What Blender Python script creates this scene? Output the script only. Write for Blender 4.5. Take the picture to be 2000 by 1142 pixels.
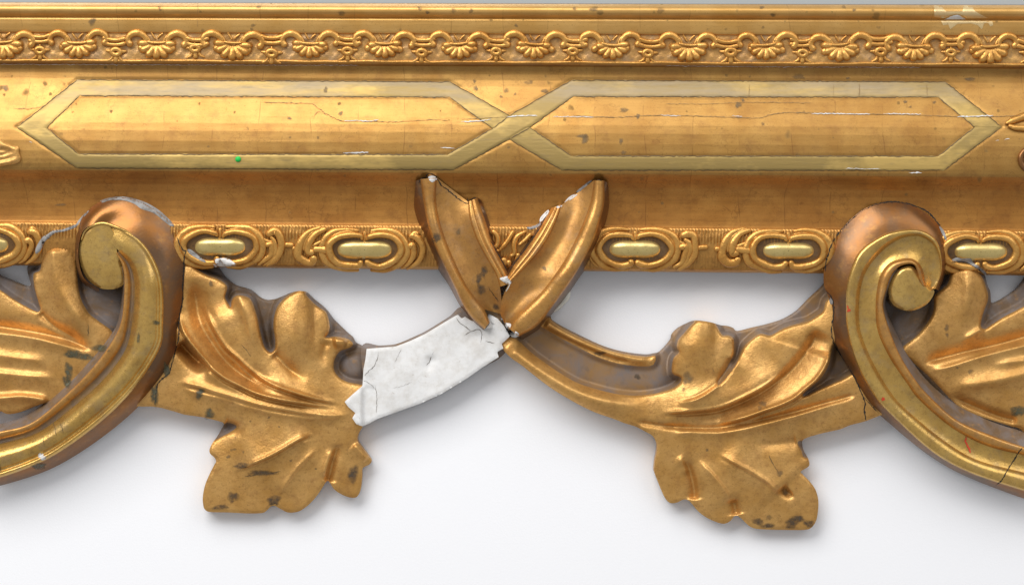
import bpy, math, random
import numpy as np
from mathutils import Vector, Matrix
from mathutils.geometry import delaunay_2d_cdt
from mathutils.bvhtree import BVHTree

random.seed(7); rng = np.random.default_rng(7)
for o in list(bpy.data.objects): bpy.data.objects.remove(o)
scene = bpy.context.scene
C = scene.collection

# ------------------------------------------------------------------ camera, world, lamps, exposure
S = 0.0003            # metres per photograph pixel at the height H0 above the table
DC = 4700.0           # camera height above the table, in the same units
H0 = 60.0
cam = bpy.data.cameras.new('camera'); camo = bpy.data.objects.new('camera', cam); C.objects.link(camo)
camo.location = (0, 0, DC*S); camo.rotation_euler = (0, 0, 0)
cam.sensor_fit = 'HORIZONTAL'; cam.sensor_width = 36.0
cam.lens = 36.0*(DC-H0)/2000.0
cam.clip_start = 0.05; cam.clip_end = 50
scene.camera = camo

world = bpy.data.worlds.new('World'); scene.world = world; world.use_nodes = True
bg = world.node_tree.nodes['Background']
bg.inputs[0].default_value = (0.97, 0.98, 1.0, 1); bg.inputs[1].default_value = 0.42

def area(name, loc, aim, size, power, col):
    l = bpy.data.lights.new(name, 'AREA'); l.shape = 'RECTANGLE'; l.size, l.size_y = size
    l.energy = power; l.color = col
    o = bpy.data.objects.new(name, l); C.objects.link(o); o.location = loc
    o.rotation_euler = (Vector(aim)-Vector(loc)).to_track_quat('-Z', 'Y').to_euler()
    return o
area('softbox', (-0.80, 1.45, 1.35), (0, -0.05, 0), (1.9, 1.3), 50, (1.0, 0.985, 0.965))
area('softbox', (1.10, 1.25, 1.15), (0, -0.05, 0), (1.4, 1.2), 10, (1.0, 0.99, 0.98))

vs = scene.view_settings
vs.view_transform = 'Standard'; vs.look = 'None'; vs.gamma = 1.0; vs.use_curve_mapping = False
vs.exposure = 0.0

# ------------------------------------------------------------------ helpers: pixel -> place
def W(x, y, h):
    x = np.asarray(x, float); y = np.asarray(y, float); h = np.asarray(h, float)
    k = S*(DC-h)/(DC-H0)
    return np.stack([(x-1000.0)*k, (571.0-y)*k, h*S + 0*x], axis=-1)

def cr(pts, n=6, closed=False):
    """Catmull-Rom through points of any dimension, n steps per span"""
    p = np.asarray(pts, float); m = len(p); out = []
    rngi = range(m) if closed else range(m-1)
    t = np.arange(n)/n
    for i in rngi:
        if closed: a, b, c, d = p[(i-1) % m], p[i], p[(i+1) % m], p[(i+2) % m]
        else:
            b, c = p[i], p[i+1]
            a = p[i-1] if i > 0 else 2*b-c
            d = p[i+2] if i+2 < m else 2*c-b
        for tt in t:
            out.append(0.5*((2*b)+(-a+c)*tt+(2*a-5*b+4*c-d)*tt**2+(-a+3*b-3*c+d)*tt**3))
    if not closed: out.append(p[-1])
    return np.array(out)

def resample(p, step, closed=False):
    p = np.asarray(p, float)
    if closed: p = np.vstack([p, p[:1]])
    d = np.r_[0, np.cumsum(np.linalg.norm(np.diff(p[:, :2], axis=0), axis=1))]
    n = max(2, int(round(d[-1]/step)))
    s = np.linspace(0, d[-1], n+1)
    q = np.stack([np.interp(s, d, p[:, k]) for k in range(p.shape[1])], axis=1)
    return q[:-1] if closed else q

def pdist(x, y, poly, closed=False):
    """distance, signed side (+ = right of travel with y down) and arc parameter 0..1 to a polyline"""
    P = np.asarray(poly, float)[:, :2]
    if closed: P = np.vstack([P, P[:1]])
    A = P[:-1]; V = P[1:]-A; L2 = (V**2).sum(1)+1e-9
    ln = np.sqrt(L2); cum = np.r_[0, np.cumsum(ln)]
    dd = np.empty(len(x)); sd = np.empty(len(x)); ar = np.empty(len(x))
    for i in range(0, len(x), 4000):
        xx = x[i:i+4000, None]; yy = y[i:i+4000, None]
        t = np.clip(((xx-A[:, 0])*V[:, 0]+(yy-A[:, 1])*V[:, 1])/L2, 0, 1)
        ex = xx-(A[:, 0]+t*V[:, 0]); ey = yy-(A[:, 1]+t*V[:, 1])
        q = ex*ex+ey*ey; k = q.argmin(1); r = np.arange(len(k))
        dd[i:i+4000] = np.sqrt(q[r, k])
        sd[i:i+4000] = np.sign(V[k, 0]*ey[r, k]-V[k, 1]*ex[r, k])
        ar[i:i+4000] = (cum[k]+t[r, k]*ln[k])/cum[-1]
    return dd, sd, ar

def inside(x, y, poly):
    P = np.asarray(poly, float)[:, :2]; Q = np.roll(P, -1, axis=0)
    res = np.zeros(len(x), bool)
    for i in range(0, len(x), 4000):
        xx = x[i:i+4000, None]; yy = y[i:i+4000, None]
        c = ((P[:, 1] > yy) != (Q[:, 1] > yy)) & (xx < (Q[:, 0]-P[:, 0])*(yy-P[:, 1])/(Q[:, 1]-P[:, 1]+1e-12)+P[:, 0])
        res[i:i+4000] = c.sum(1) % 2 == 1
    return res

def tps(ctrl, smooth=30.0):
    c = np.asarray(ctrl, float); n = len(c)
    def U(r2): return 0.5*r2*np.log(r2+1e-9)
    sc = 100.0
    P = c[:, :2]/sc
    K = U(((P[:, None]-P[None])**2).sum(-1))+np.eye(n)*smooth*1e-3
    A = np.zeros((n+3, n+3)); A[:n, :n] = K; A[:n, n] = 1; A[:n, n+1:] = P; A[n, :n] = 1; A[n+1:, :n] = P.T
    w = np.linalg.solve(A, np.r_[c[:, 2], 0, 0, 0])
    def f(x, y):
        out = w[n]+w[n+1]*x/sc+w[n+2]*y/sc
        for i in range(n):
            out = out+w[i]*U((x/sc-P[i, 0])**2+(y/sc-P[i, 1])**2)
        return out
    return f

def wob(x, y, s=1.0):
    """hand-made unevenness"""
    return (np.sin(x/37*s+1.3+np.sin(y/29*s))*0.5+np.sin(y/23*s+0.7+np.sin(x/41*s))*0.5
            + 0.4*np.sin(x/13*s+y/17*s)+0.3*np.sin(x/9*s-y/11*s+2))*0.6

def sm(a, b, x):
    t = np.clip((x-a)/(b-a), 0, 1); return t*t*(3-2*t)

ALLV, ALLF = [], []      # everything that surface marks are laid on
NV = [0]
def mesh_obj(name, verts, faces, material, parent=None, smooth=True, collect=True):
    me = bpy.data.meshes.new(name)
    me.from_pydata([tuple(v) for v in verts], [], [tuple(int(i) for i in f) for f in faces])
    if smooth: me.polygons.foreach_set('use_smooth', [True]*len(me.polygons))
    me.materials.append(material)
    me.update()
    o = bpy.data.objects.new(name, me); C.objects.link(o)
    if parent is not None: o.parent = parent
    if collect:
        ALLV.append(np.asarray(verts, float)); ALLF.extend([tuple(int(i)+NV[0] for i in f) for f in faces]); NV[0] += len(verts)
    return o

def grid_faces(nu, nv, closed_v=False):
    f = []
    for i in range(nu-1):
        for j in range(nv if closed_v else nv-1):
            j2 = (j+1) % nv
            f.append((i*nv+j, i*nv+j2, (i+1)*nv+j2, (i+1)*nv+j))
    return f

def fix_up(verts, faces):
    """orient a sheet so that it faces the light above"""
    v = np.asarray(verts); f0 = faces[:400]; z = 0
    for f in f0:
        a, b, c = v[f[0]], v[f[1]], v[f[2]]
        z += np.cross(b-a, c-a)[2]
    return faces if z > 0 else [tuple(reversed(f)) for f in faces]

def loft(name, rails, bulge, material, parent, sub=8, step=6, collect=True, wobble=0.35, round_=True, fade=False):
    """rails: list over stations of lists of (x,y,h); bulge per span; returns one mesh"""
    R = np.asarray(rails, float)               # station, rail, 3
    ns, nr, _ = R.shape
    flat = cr(R.reshape(ns, nr*3), step).reshape(-1, nr, 3)
    rows = []
    for j in range(nr-1):
        for k in range(sub+(1 if j == nr-2 else 0)):
            t = k/sub
            p = flat[:, j]*(1-t)+flat[:, j+1]*t
            p = p.copy()
            b = bulge[j]
            wd = np.linalg.norm(flat[:, j+1, :2]-flat[:, j, :2], axis=1); fw = np.clip(wd/np.median(wd), 0.05, 1.15) if not round_ else 1.0
            if fade: fw = fw*sm(0, 48, np.arange(len(flat))[::-1].astype(float))
            p[:, 2] += fw*b*(math.sqrt(max(0.0, 1-(2*t-1)**2)) if b > 6 and round_ else math.sin(math.pi*t))
            rows.append(p)
    G = np.stack(rows, 1)                      # n, m, 3
    G[..., 2] += wobble*wob(G[..., 0], G[..., 1], 1.4)
    n, m, _ = G.shape
    v = W(G[..., 0], G[..., 1], G[..., 2]).reshape(-1, 3)
    f = fix_up(v, grid_faces(n, m))
    return mesh_obj(name, v, f, material, parent, collect=collect)

def tri_field(outline, cons, g, extra_rings=(2.0, 4.5)):
    ol = resample(outline, g, True)
    poly = resample(outline, 6, True)
    x0, y0 = ol.min(0); x1, y1 = ol.max(0)
    gx = np.arange(x0, x1, g); gy = np.arange(y0, y1, g*0.866)
    X, Y = np.meshgrid(gx, gy); X = X+(np.arange(len(gy)) % 2)[:, None]*g*0.5
    X = X.ravel(); Y = Y.ravel()
    k = inside(X, Y, ol); X, Y = X[k], Y[k]
    d, _, _ = pdist(X, Y, ol, True)
    k = d > g*0.6; X, Y, d = X[k], Y[k], d[k]
    cl = [resample(c, g, True) for c in cons]
    for c in cl:
        dc, _, _ = pdist(X, Y, c, True); k = dc > g*0.55; X, Y = X[k], Y[k]
    verts = [Vector((float(a), float(b))) for a, b in ol]
    edges = [(i, (i+1) % len(ol)) for i in range(len(ol))]
    for c in cl:
        b0 = len(verts); verts += [Vector((float(a), float(b))) for a, b in c]
        edges += [(b0+i, b0+(i+1) % len(c)) for i in range(len(c))]
    verts += [Vector((float(a), float(b))) for a, b in zip(X, Y)]
    res = delaunay_2d_cdt(verts, edges, [], 0, 1e-4)
    V = np.array([(p.x, p.y) for p in res[0]]); F = np.array([tuple(f) for f in res[2]])
    ct = V[F].mean(1)
    F = F[inside(ct[:, 0], ct[:, 1], ol)]
    return V, F, ol

def relief(name, outline, hfun, mats, parent, regions=(), soften=1, g=2.25, bottom=6.0, sub_names=('side_wall',), skirt_mat=None, smooth_outline=True):
    """a carved piece: height field inside an outline, split where a region polygon ends, with sides down to the back.
    mats[0] inside all regions, mats[1] outside"""
    if smooth_outline: outline = cr(outline, 4, True)
    regs = [cr(r, 3, True) for r in regions]
    V, F, ol = tri_field(outline, regs, g)
    h = hfun(V[:, 0], V[:, 1], ol, regs)
    E = np.vstack([F[:, [0, 1]], F[:, [1, 2]], F[:, [2, 0]]]); E = np.vstack([E, E[:, ::-1]])
    deg = np.bincount(E[:, 0], minlength=len(V)).astype(float)
    for _ in range(soften):
        avg = np.bincount(E[:, 0], weights=h[E[:, 1]], minlength=len(V))/np.maximum(deg, 1)
        h = np.where(deg > 0, 0.4*h+0.6*avg, h)
    P = W(V[:, 0], V[:, 1], h)
    ct = V[F].mean(1)
    inn = np.zeros(len(F), bool)
    if regs:
        for r in regs: inn |= inside(ct[:, 0], ct[:, 1], r)
    else: inn[:] = True
    if not inn.any(): inn[:] = True
    # boundary edges -> sides
    from collections import Counter
    cnt = Counter(); owner = {}
    for fi, f in enumerate(F):
        for a, b in ((f[0], f[1]), (f[1], f[2]), (f[2], f[0])):
            key = (min(a, b), max(a, b)); cnt[key] += 1; owner[key] = (fi, a, b)
    top = None
    for part, mask, mt in ((0, inn, mats[0]), (1, ~inn, mats[-1])):
        if not mask.any(): continue
        ids = np.unique(F[mask]); mp = -np.ones(len(V), int); mp[ids] = np.arange(len(ids))
        v = [P[i] for i in ids]; f = [tuple(mp[list(t)]) for t in F[mask]]
        f = fix_up(np.array(v), f)
        if (part == 0) or not inn.any(): smask = inn
        for key, c in cnt.items():
            if c != 1: continue
            fi, a, b = owner[key]
            if mask[fi]:
                n0 = len(v); pa, pb = P[a], P[b]; zb = bottom*S
                v += [pa, pb, np.array([pb[0], pb[1], min(zb, pb[2])]), np.array([pa[0], pa[1], min(zb, pa[2])])]
                f.append((n0+1, n0, n0+3, n0+2))
        if part == 0:
            top = mesh_obj(name, v, f, mt, parent); continue
        par = list(range(len(v)))
        def find(a):
            while par[a] != a: par[a] = par[par[a]]; a = par[a]
            return a
        va = np.round(np.array(v)*1e7).astype(np.int64); seen = {}
        for i_, q in enumerate(map(tuple, va)):
            if q in seen: par[find(i_)] = find(seen[q])
            else: seen[q] = i_
        for q in f:
            for a in q[1:]: par[find(a)] = find(q[0])
        comp = {}
        for q in f: comp.setdefault(find(q[0]), []).append(q)
        for fs in comp.values():
            if len(fs) < 12: continue
            ids2 = sorted({a for q in fs for a in q}); m2 = {a: k_ for k_, a in enumerate(ids2)}
            mesh_obj(sub_names[0], [v[a] for a in ids2], [tuple(m2[a] for a in q) for q in fs], mt, top)
    return top

def stroke(x, y, pts, amp, wl, wr, p=1.3, ta=0.15, tb=0.25):
    d, s, a = pdist(x, y, cr(pts, 6))
    w = np.where(s > 0, wr, wl)
    ln = float(np.linalg.norm(np.diff(np.asarray(pts, float), axis=0), axis=1).sum()); kk = min(1.0, max(0.15, (ln-60)/190)); tf = 1.1-0.45*kk
    t = sm(0, max(ta*tf, 1e-3), a)*sm(0, max(tb*tf, 1e-3), 1-a)
    if p <= 1.35 and amp > 0 and max(wl, wr) > 10:
        # gouge-cut fold: a sharp crest with scooped sides
        w2 = np.where(s > 0, max(wr*1.55, 11), max(wl*1.55, 11))
        ss = 1.0 if wr < wl else -1.0
        q = d*np.where(s == 0, 1, s)*ss
        return amp*t*(0.85*np.exp(-(d/w2))+kk*0.46*np.exp(-(d/3.4)**1.5)-kk*0.40*np.exp(-((q-6.0)/2.8)**2))
    return amp*t*np.exp(-(d/w)**p)

def leaf_h(ctrl, strokes, low=14.0, edge=(5.0, 6.0), wall=(-10.0, 3.0), rough=0.35, floors=(), gain=1.85, roll=7.0):
    base = tps(ctrl)
    def f(x, y, ol, regs):
        h = base(x, y)
        for s in strokes: h = h+gain*stroke(x, y, *s)
        h = h+rough*wob(x, y, 1.6)+0.25*rough*wob(x+50, y, 4.0)
        if regs:
            best = None
            for r in regs:
                d, _, _ = pdist(x, y, resample(r, 5, True), True)
                sd = np.where(inside(x, y, r), d, -d)
                best = sd if best is None else np.maximum(best, sd)
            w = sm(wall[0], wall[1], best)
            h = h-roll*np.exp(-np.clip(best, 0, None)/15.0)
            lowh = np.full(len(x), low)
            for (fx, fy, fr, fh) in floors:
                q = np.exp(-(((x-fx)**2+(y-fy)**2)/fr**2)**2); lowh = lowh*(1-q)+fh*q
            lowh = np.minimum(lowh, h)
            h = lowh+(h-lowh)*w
        d, _, _ = pdist(x, y, resample(ol, 5, True), True)
        t = 1-np.clip(d/edge[1], 0, 1)
        h = h-edge[0]*(1-np.sqrt(np.clip(1-t*t, 0, 1)))
        return np.maximum(h, 8.0)
    return f

# ------------------------------------------------------------------ materials
class N:
    def __init__(s, name):
        s.m = bpy.data.materials.new(name); s.m.use_nodes = True; s.t = s.m.node_tree
        s.b = s.t.nodes['Principled BSDF']; s.pos = s.t.nodes.new('ShaderNodeNewGeometry').outputs['Position']
    def node(s, k, **kw):
        n = s.t.nodes.new(k)
        for a, b in kw.items(): setattr(n, a, b)
        return n
    def link(s, a, b): s.t.links.new(a, b)
    def mapped(s, scale, off=(0, 0, 0)):
        n = s.node('ShaderNodeMapping'); n.inputs['Scale'].default_value = scale; n.inputs['Location'].default_value = off
        s.link(s.pos, n.inputs['Vector']); return n.outputs[0]
    def noise(s, scale, detail=4, rough=0.55, vec=None, dist=0.0):
        n = s.node('ShaderNodeTexNoise'); n.inputs['Scale'].default_value = scale; n.inputs['Detail'].default_value = detail
        n.inputs['Roughness'].default_value = rough; n.inputs['Distortion'].default_value = dist
        s.link(vec if vec is not None else s.pos, n.inputs['Vector']); return n.outputs['Fac']
    def ramp(s, fac, a, b, ca=(0, 0, 0, 1), cb=(1, 1, 1, 1)):
        n = s.node('ShaderNodeValToRGB'); e = n.color_ramp.elements
        e[0].position = a; e[0].color = ca; e[1].position = b; e[1].color = cb
        s.link(fac, n.inputs[0]); return n.outputs[0]
    def mix(s, fac, a, b, mode='MIX'):
        n = s.node('ShaderNodeMix', data_type='RGBA', blend_type=mode)
        for v, i in ((fac, 0), (a, 6), (b, 7)):
            if isinstance(v, (int, float)): n.inputs[i].default_value = v
            elif isinstance(v, tuple): n.inputs[i].default_value = v if len(v) == 4 else v+(1,)
            else: s.link(v, n.inputs[i])
        return n.outputs[2]
    def math(s, op, a, b=0.0):
        n = s.node('ShaderNodeMath', operation=op)
        for v, i in ((a, 0), (b, 1)):
            if isinstance(v, (int, float)): n.inputs[i].default_value = v
            else: s.link(v, n.inputs[i])
        return n.outputs[0]
    def specks(s, scale, r0, r1, keep, off=(0, 0, 0)):
        """separate round spots: mask 0..1"""
        v = s.node('ShaderNodeTexVoronoi', feature='F1'); v.inputs['Scale'].default_value = scale
        nz = s.node('ShaderNodeTexNoise'); nz.inputs['Scale'].default_value = scale*4
        s.link(s.pos, nz.inputs['Vector'])
        md = s.node('ShaderNodeVectorMath', operation='MULTIPLY_ADD'); s.link(nz.outputs['Color'], md.inputs[0])
        md.inputs[1].default_value = (0.25/scale,)*3; s.link(s.mapped((1, 1, 0), off), md.inputs[2])
        s.link(md.outputs[0], v.inputs['Vector'])
        sep = s.node('ShaderNodeSeparateColor'); s.link(v.outputs['Color'], sep.inputs[0])
        r = s.math('MULTIPLY_ADD', sep.outputs[0], r1-r0); r.node.inputs[2].default_value = r0
        d = s.math('SUBTRACT', r, v.outputs['Distance'])
        m = s.math('MULTIPLY', d, 12.0); m.node.use_clamp = True
        k = s.math('LESS_THAN', sep.outputs[1], keep)
        return s.math('MULTIPLY', m, k)
    def bump(s, hs, strength, dist):
        n = s.node('ShaderNodeBump'); n.inputs['Strength'].default_value = strength; n.inputs['Distance'].default_value = dist
        s.link(hs, n.inputs['Height'])
        if s.b.inputs['Normal'].links: s.link(s.b.inputs['Normal'].links[0].from_socket, n.inputs['Normal'])
        s.link(n.outputs[0], s.b.inputs['Normal'])
    def done(s, col, metal, rough):
        for v, k in ((col, 'Base Color'), (metal, 'Metallic'), (rough, 'Roughness')):
            if isinstance(v, (int, float)): s.b.inputs[k].default_value = v
            elif isinstance(v, tuple): s.b.inputs[k].default_value = v if len(v) == 4 else v+(1,)
            else: s.link(v, s.b.inputs[k])
        return s.m

def gold(name, c1, c2, worn, metal=0.85, rough=0.36, streak=False, spots=0.0, wornamt=0.45, bumpy=1.0, greyamt=0.0, laps=False, crackle=0.0, spark=1.0):
    n = N(name)
    big = n.noise(60, 3)
    col = n.mix(n.ramp(big, 0.35, 0.68), c1+(1,), c2+(1,))
    vec = n.mapped((0.10, 1.0, 1.0)) if streak else n.mapped((1, 1, 1))
    med = n.noise(420 if not streak else 700, 6, 0.62, vec)
    m = n.ramp(med, 0.52, 0.74)
    mm = n.math('MULTIPLY', m, wornamt)
    col = n.mix(mm, col, worn+(1,))
    fine = n.noise(1500, 3, 0.6)
    col = n.mix(n.math('MULTIPLY', n.ramp(fine, 0.61, 0.70), 0.6), col, (worn[0]*0.5, worn[1]*0.45, worn[2]*0.4, 1))
    if laps:
        sx = n.node('ShaderNodeSeparateXYZ'); n.link(n.pos, sx.inputs[0])
        wv = n.math('ADD', n.math('MULTIPLY', sx.outputs['X'], 36.0), n.math('MULTIPLY', n.noise(18, 2), 0.5))
        wn = n.node('ShaderNodeTexWhiteNoise', noise_dimensions='1D'); n.link(n.math('FLOOR', wv), wn.inputs['W'])
        col = n.mix(n.math('MULTIPLY', wn.outputs['Value'], 0.30), col, (c2[0]*0.78, c2[1]*0.76, c2[2]*0.85, 1))
        ed = n.math('LESS_THAN', n.math('FRACT', wv), 0.02)
        col = n.mix(n.math('MULTIPLY', n.math('MULTIPLY', ed, n.ramp(n.noise(90, 2), 0.45, 0.6)), 0.45), col, worn+(1,))
    if crackle > 0:
        vo = n.node('ShaderNodeTexVoronoi', feature='DISTANCE_TO_EDGE'); vo.inputs['Scale'].default_value = 85
        vx = n.node('ShaderNodeVectorMath', operation='MULTIPLY_ADD'); nz = n.node('ShaderNodeTexNoise'); nz.inputs['Scale'].default_value = 160; nz.inputs['Detail'].default_value = 5
        n.link(n.pos, nz.inputs['Vector']); n.link(nz.outputs['Color'], vx.inputs[0]); vx.inputs[1].default_value = (0.014,)*3; n.link(n.pos, vx.inputs[2]); n.link(vx.outputs[0], vo.inputs['Vector'])
        ln = n.ramp(vo.outputs['Distance'], 0.008, 0.030, (1, 1, 1, 1), (0, 0, 0, 1))
        ln = n.math('MULTIPLY', n.math('MULTIPLY', ln, n.ramp(n.noise(55, 3), 0.50, 0.60)), crackle)
        col = n.mix(ln, col, (worn[0]*0.45, worn[1]*0.4, worn[2]*0.4, 1))
        # rubbed and grubby cloudy patches
        col = n.mix(n.math('MULTIPLY', n.ramp(n.noise(140, 7, 0.7), 0.50, 0.70), 0.45), col, (worn[0]*1.15, worn[1]*1.15, worn[2]*1.3, 1))
    r = n.math('MULTIPLY_ADD', med, 0.22); r.node.inputs[2].default_value = rough-0.11
    met = metal
    if greyamt > 0:
        gm = n.math('MULTIPLY', n.ramp(n.noise(95, 4, 0.6), 0.50, 0.66), greyamt)
        col = n.mix(gm, col, (0.30, 0.25, 0.20, 1))
    if spots > 0:
        s1 = n.specks(75, 0.07, 0.20, spots); s2 = n.specks(190, 0.10, 0.24, spots*0.7, (0.3, 0.1, 0)) 
        s3 = n.specks(38, 0.05, 0.12, spots*0.8, (0.7, 0.2, 0))
        al = n.math('MAXIMUM', n.math('MAXIMUM', s1, s2), s3)
        tone = n.mix(n.ramp(n.noise(30, 1), 0.4, 0.6), (0.17, 0.115, 0.045, 1), (0.25, 0.15, 0.045, 1))
        col = n.mix(n.math('MULTIPLY', al, 0.62), col, tone)
        r = n.math('MULTIPLY_ADD', al, 0.25); r.node.inputs[2].default_value = rough
    n.bump(n.noise(1100, 5, 0.65), 0.16*bumpy*spark, 0.0006)
    n.bump(n.noise(330, 3, 0.5, vec if streak else None), 0.35*bumpy, 0.0009)
    return n.done(col, met, r)

G_LEAF = gold('matte gilding', (0.68, 0.385, 0.120), (0.54, 0.278, 0.068), (0.28, 0.125, 0.035), 0.58, 0.38, bumpy=0.75, crackle=0.2, spark=2.6, wornamt=0.5)
G_STRAP = gold('strap gilding', (0.62, 0.325, 0.088), (0.50, 0.235, 0.055), (0.22, 0.10, 0.03), 0.62, 0.32, bumpy=0.5, greyamt=0.2, crackle=0.15, spark=1.6)
G_PANEL = gold('panel gilding', (0.50, 0.278, 0.074), (0.41, 0.208, 0.048), (0.22, 0.10, 0.028), 0.70, 0.40, streak=True, spots=0.34, wornamt=0.22, bumpy=0.25, laps=True, crackle=0.25)
G_COVE = gold('cove gilding', (0.51, 0.235, 0.050), (0.41, 0.172, 0.032), (0.19, 0.075, 0.017), 0.64, 0.38, streak=True, spots=0.12, wornamt=0.28, bumpy=0.28, laps=True, crackle=0.3)
G_TOP = gold('sight gilding', (0.68, 0.40, 0.125), (0.59, 0.32, 0.080), (0.34, 0.18, 0.05), 0.58, 0.36, streak=True, spots=0.30, wornamt=0.36, bumpy=0.3, laps=True)
G_ORN = gold('ornament gilding', (0.70, 0.375, 0.095), (0.57, 0.265, 0.052), (0.24, 0.105, 0.028), 0.62, 0.31, bumpy=0.8, spark=2.0, wornamt=0.55)
G_GROUND = gold('recessed ground gilding', (0.62, 0.345, 0.105), (0.50, 0.26, 0.08), (0.22, 0.125, 0.06), 0.5, 0.38, wornamt=0.7, greyamt=0.35, spark=2.0)
G_FGROUND = gold('frieze ground gilding', (0.54, 0.275, 0.068), (0.42, 0.195, 0.042), (0.18, 0.08, 0.022), 0.6, 0.34, bumpy=0.8, spark=2.0, wornamt=0.6)  # darker than the ornament; shade between the carving put into the ground colour
G_CHAN = gold('toned channel gilding', (0.50, 0.255, 0.066), (0.37, 0.180, 0.048), (0.17, 0.08, 0.028), 0.58, 0.40, bumpy=0.4, greyamt=0.15, spark=1.5)  # darker than the strap rolls, so the rims stand out
G_DARK = gold('dark recess gilding', (0.20, 0.105, 0.035), (0.13, 0.068, 0.026), (0.06, 0.038, 0.02), 0.4, 0.40, wornamt=0.75, greyamt=0.15)  # recess shade put into the colour of the floor around each bead
G_BURN = gold('burnished gilding', (0.68, 0.435, 0.125), (0.56, 0.335, 0.085), (0.27, 0.155, 0.050), 0.72, 0.25, wornamt=0.5, bumpy=0.4, greyamt=0.25, crackle=0.2, spark=1.5)
G_EYE = gold('pale burnished gilding', (0.66, 0.485, 0.165), (0.54, 0.385, 0.115), (0.30, 0.235, 0.085), 0.66, 0.26, wornamt=0.5, bumpy=0.5, greyamt=0.2)
G_BEAD = gold('burnished bead gilding', (0.76, 0.585, 0.235), (0.64, 0.47, 0.165), (0.36, 0.27, 0.10), 0.74, 0.34, wornamt=0.35, bumpy=0.4)

def strapmat():
    n = N('retouched strapwork gilding')
    vec = n.mapped((0.16, 1.0, 1.0))
    col = n.mix(n.ramp(n.noise(13, 6, 0.7, n.mapped((0.5, 1.0, 1.0))), 0.46, 0.54), (0.54, 0.365, 0.112, 1), (0.34, 0.232, 0.074, 1))
    # silvery worn stretch: the upper run of the bands is rubbed through
    sep = n.node('ShaderNodeSeparateXYZ'); n.link(n.pos, sep.inputs[0])
    up = n.ramp(sep.outputs['Y'], 0.1085, 0.116); 
    rub = n.math('MULTIPLY', up, n.ramp(n.noise(120, 5, 0.65, vec), 0.34, 0.60))
    col = n.mix(n.math('MULTIPLY', rub, 0.75), col, (0.39, 0.30, 0.185, 1))
    col = n.mix(n.math('MULTIPLY', n.ramp(n.noise(500, 5, 0.65, vec), 0.55, 0.72), 0.5), col, (0.26, 0.19, 0.09, 1))
    n.bump(n.noise(600, 4, 0.6, vec), 0.25, 0.0006)
    met = n.math('MULTIPLY_ADD', rub, -0.4); met.node.inputs[2].default_value = 0.5
    return n.done(col, met, 0.5)
G_BAND = strapmat()

def toned(name, a, b, c, metal=0.25, rough=0.5, sc=70):
    n = N(name)
    col = n.mix(n.ramp(n.noise(sc, 5, 0.6, None, 0.6), 0.38, 0.62), a+(1,), b+(1,))
    col = n.mix(n.math('MULTIPLY', n.ramp(n.noise(sc*4, 5, 0.65), 0.55, 0.75), 0.6), col, c+(1,))
    n.bump(n.noise(700, 4, 0.6), 0.1, 0.0006)
    return n.done(col, metal, rough)
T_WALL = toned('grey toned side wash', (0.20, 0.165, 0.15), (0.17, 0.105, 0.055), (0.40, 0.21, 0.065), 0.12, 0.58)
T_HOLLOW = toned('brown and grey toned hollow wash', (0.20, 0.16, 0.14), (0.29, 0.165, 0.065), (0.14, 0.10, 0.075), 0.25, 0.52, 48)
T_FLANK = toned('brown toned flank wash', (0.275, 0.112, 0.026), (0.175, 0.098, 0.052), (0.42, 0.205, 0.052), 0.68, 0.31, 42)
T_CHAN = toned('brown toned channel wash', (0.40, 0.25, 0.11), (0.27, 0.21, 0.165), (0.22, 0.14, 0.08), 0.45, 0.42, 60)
T_LOWFLANK = toned('copper toned flank wash', (0.52, 0.30, 0.15), (0.42, 0.24, 0.10), (0.30, 0.22, 0.16), 0.4, 0.42, 60)  # lighter flank copy: bounced light put into the colour; unused

def gesso(name, col0, col1):
    n = N(name)
    col = n.mix(n.ramp(n.noise(160, 6, 0.65), 0.42, 0.66), col0+(1,), col1+(1,))
    col = n.mix(n.math('MULTIPLY', n.ramp(n.noise(480, 5, 0.7), 0.63, 0.72), 0.55), col, (0.33, 0.26, 0.19, 1))
    n.bump(n.noise(150, 5, 0.5), 0.16, 0.0016)
    n.bump(n.noise(900, 4, 0.6), 0.2, 0.0006)
    return n.done(col, 0.0, 0.75)
M_GESSO = gesso('bare gesso', (0.75, 0.745, 0.735), (0.65, 0.63, 0.60))
M_PUTTY = gesso('putty', (0.74, 0.73, 0.66), (0.66, 0.64, 0.56))
M_GREY = gesso('grey broken gesso', (0.33, 0.32, 0.31), (0.13, 0.115, 0.10))

def plain(name, col, rough=0.7, metal=0.0):
    n = N(name); c = n.mix(n.noise(300, 4), tuple(v*0.75 for v in col)+(1,), tuple(min(1, v*1.25) for v in col)+(1,))
    return n.done(c, metal, rough)
M_CRACK = plain('crack dirt', (0.022, 0.017, 0.013), 0.85)
M_FINE = plain('fine crack dirt', (0.17, 0.145, 0.12), 0.85)
M_HAIR = plain('hairline dirt', (0.28, 0.17, 0.065), 0.6)
M_LINE = plain('grime in incised line', (0.13, 0.080, 0.028), 0.6)
M_STAIN = plain('brown stain', (0.085, 0.055, 0.03), 0.6)
def fading(name, col, amt, sc):
    n = N(name); c = n.mix(n.noise(300, 4), tuple(v*0.7 for v in col)+(1,), tuple(min(1, v*1.3) for v in col)+(1,))
    at = n.node('ShaderNodeAttribute', attribute_name='fade')
    k = n.math('MULTIPLY_ADD', n.noise(sc, 5, 0.65), 2.2); k.node.inputs[2].default_value = -0.45; k.node.use_clamp = True
    a = n.math('MULTIPLY', n.math('MULTIPLY', at.outputs['Fac'], k), amt); a.node.use_clamp = True
    n.link(a, n.b.inputs['Alpha'])
    return n.done(c, 0.1, 0.5)
M_SPECK = fading('fly speck', (0.20, 0.13, 0.055), 0.85, 250)
M_VERD = fading('green grey verdigris dirt', (0.10, 0.095, 0.055), 1.2, 420)
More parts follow.
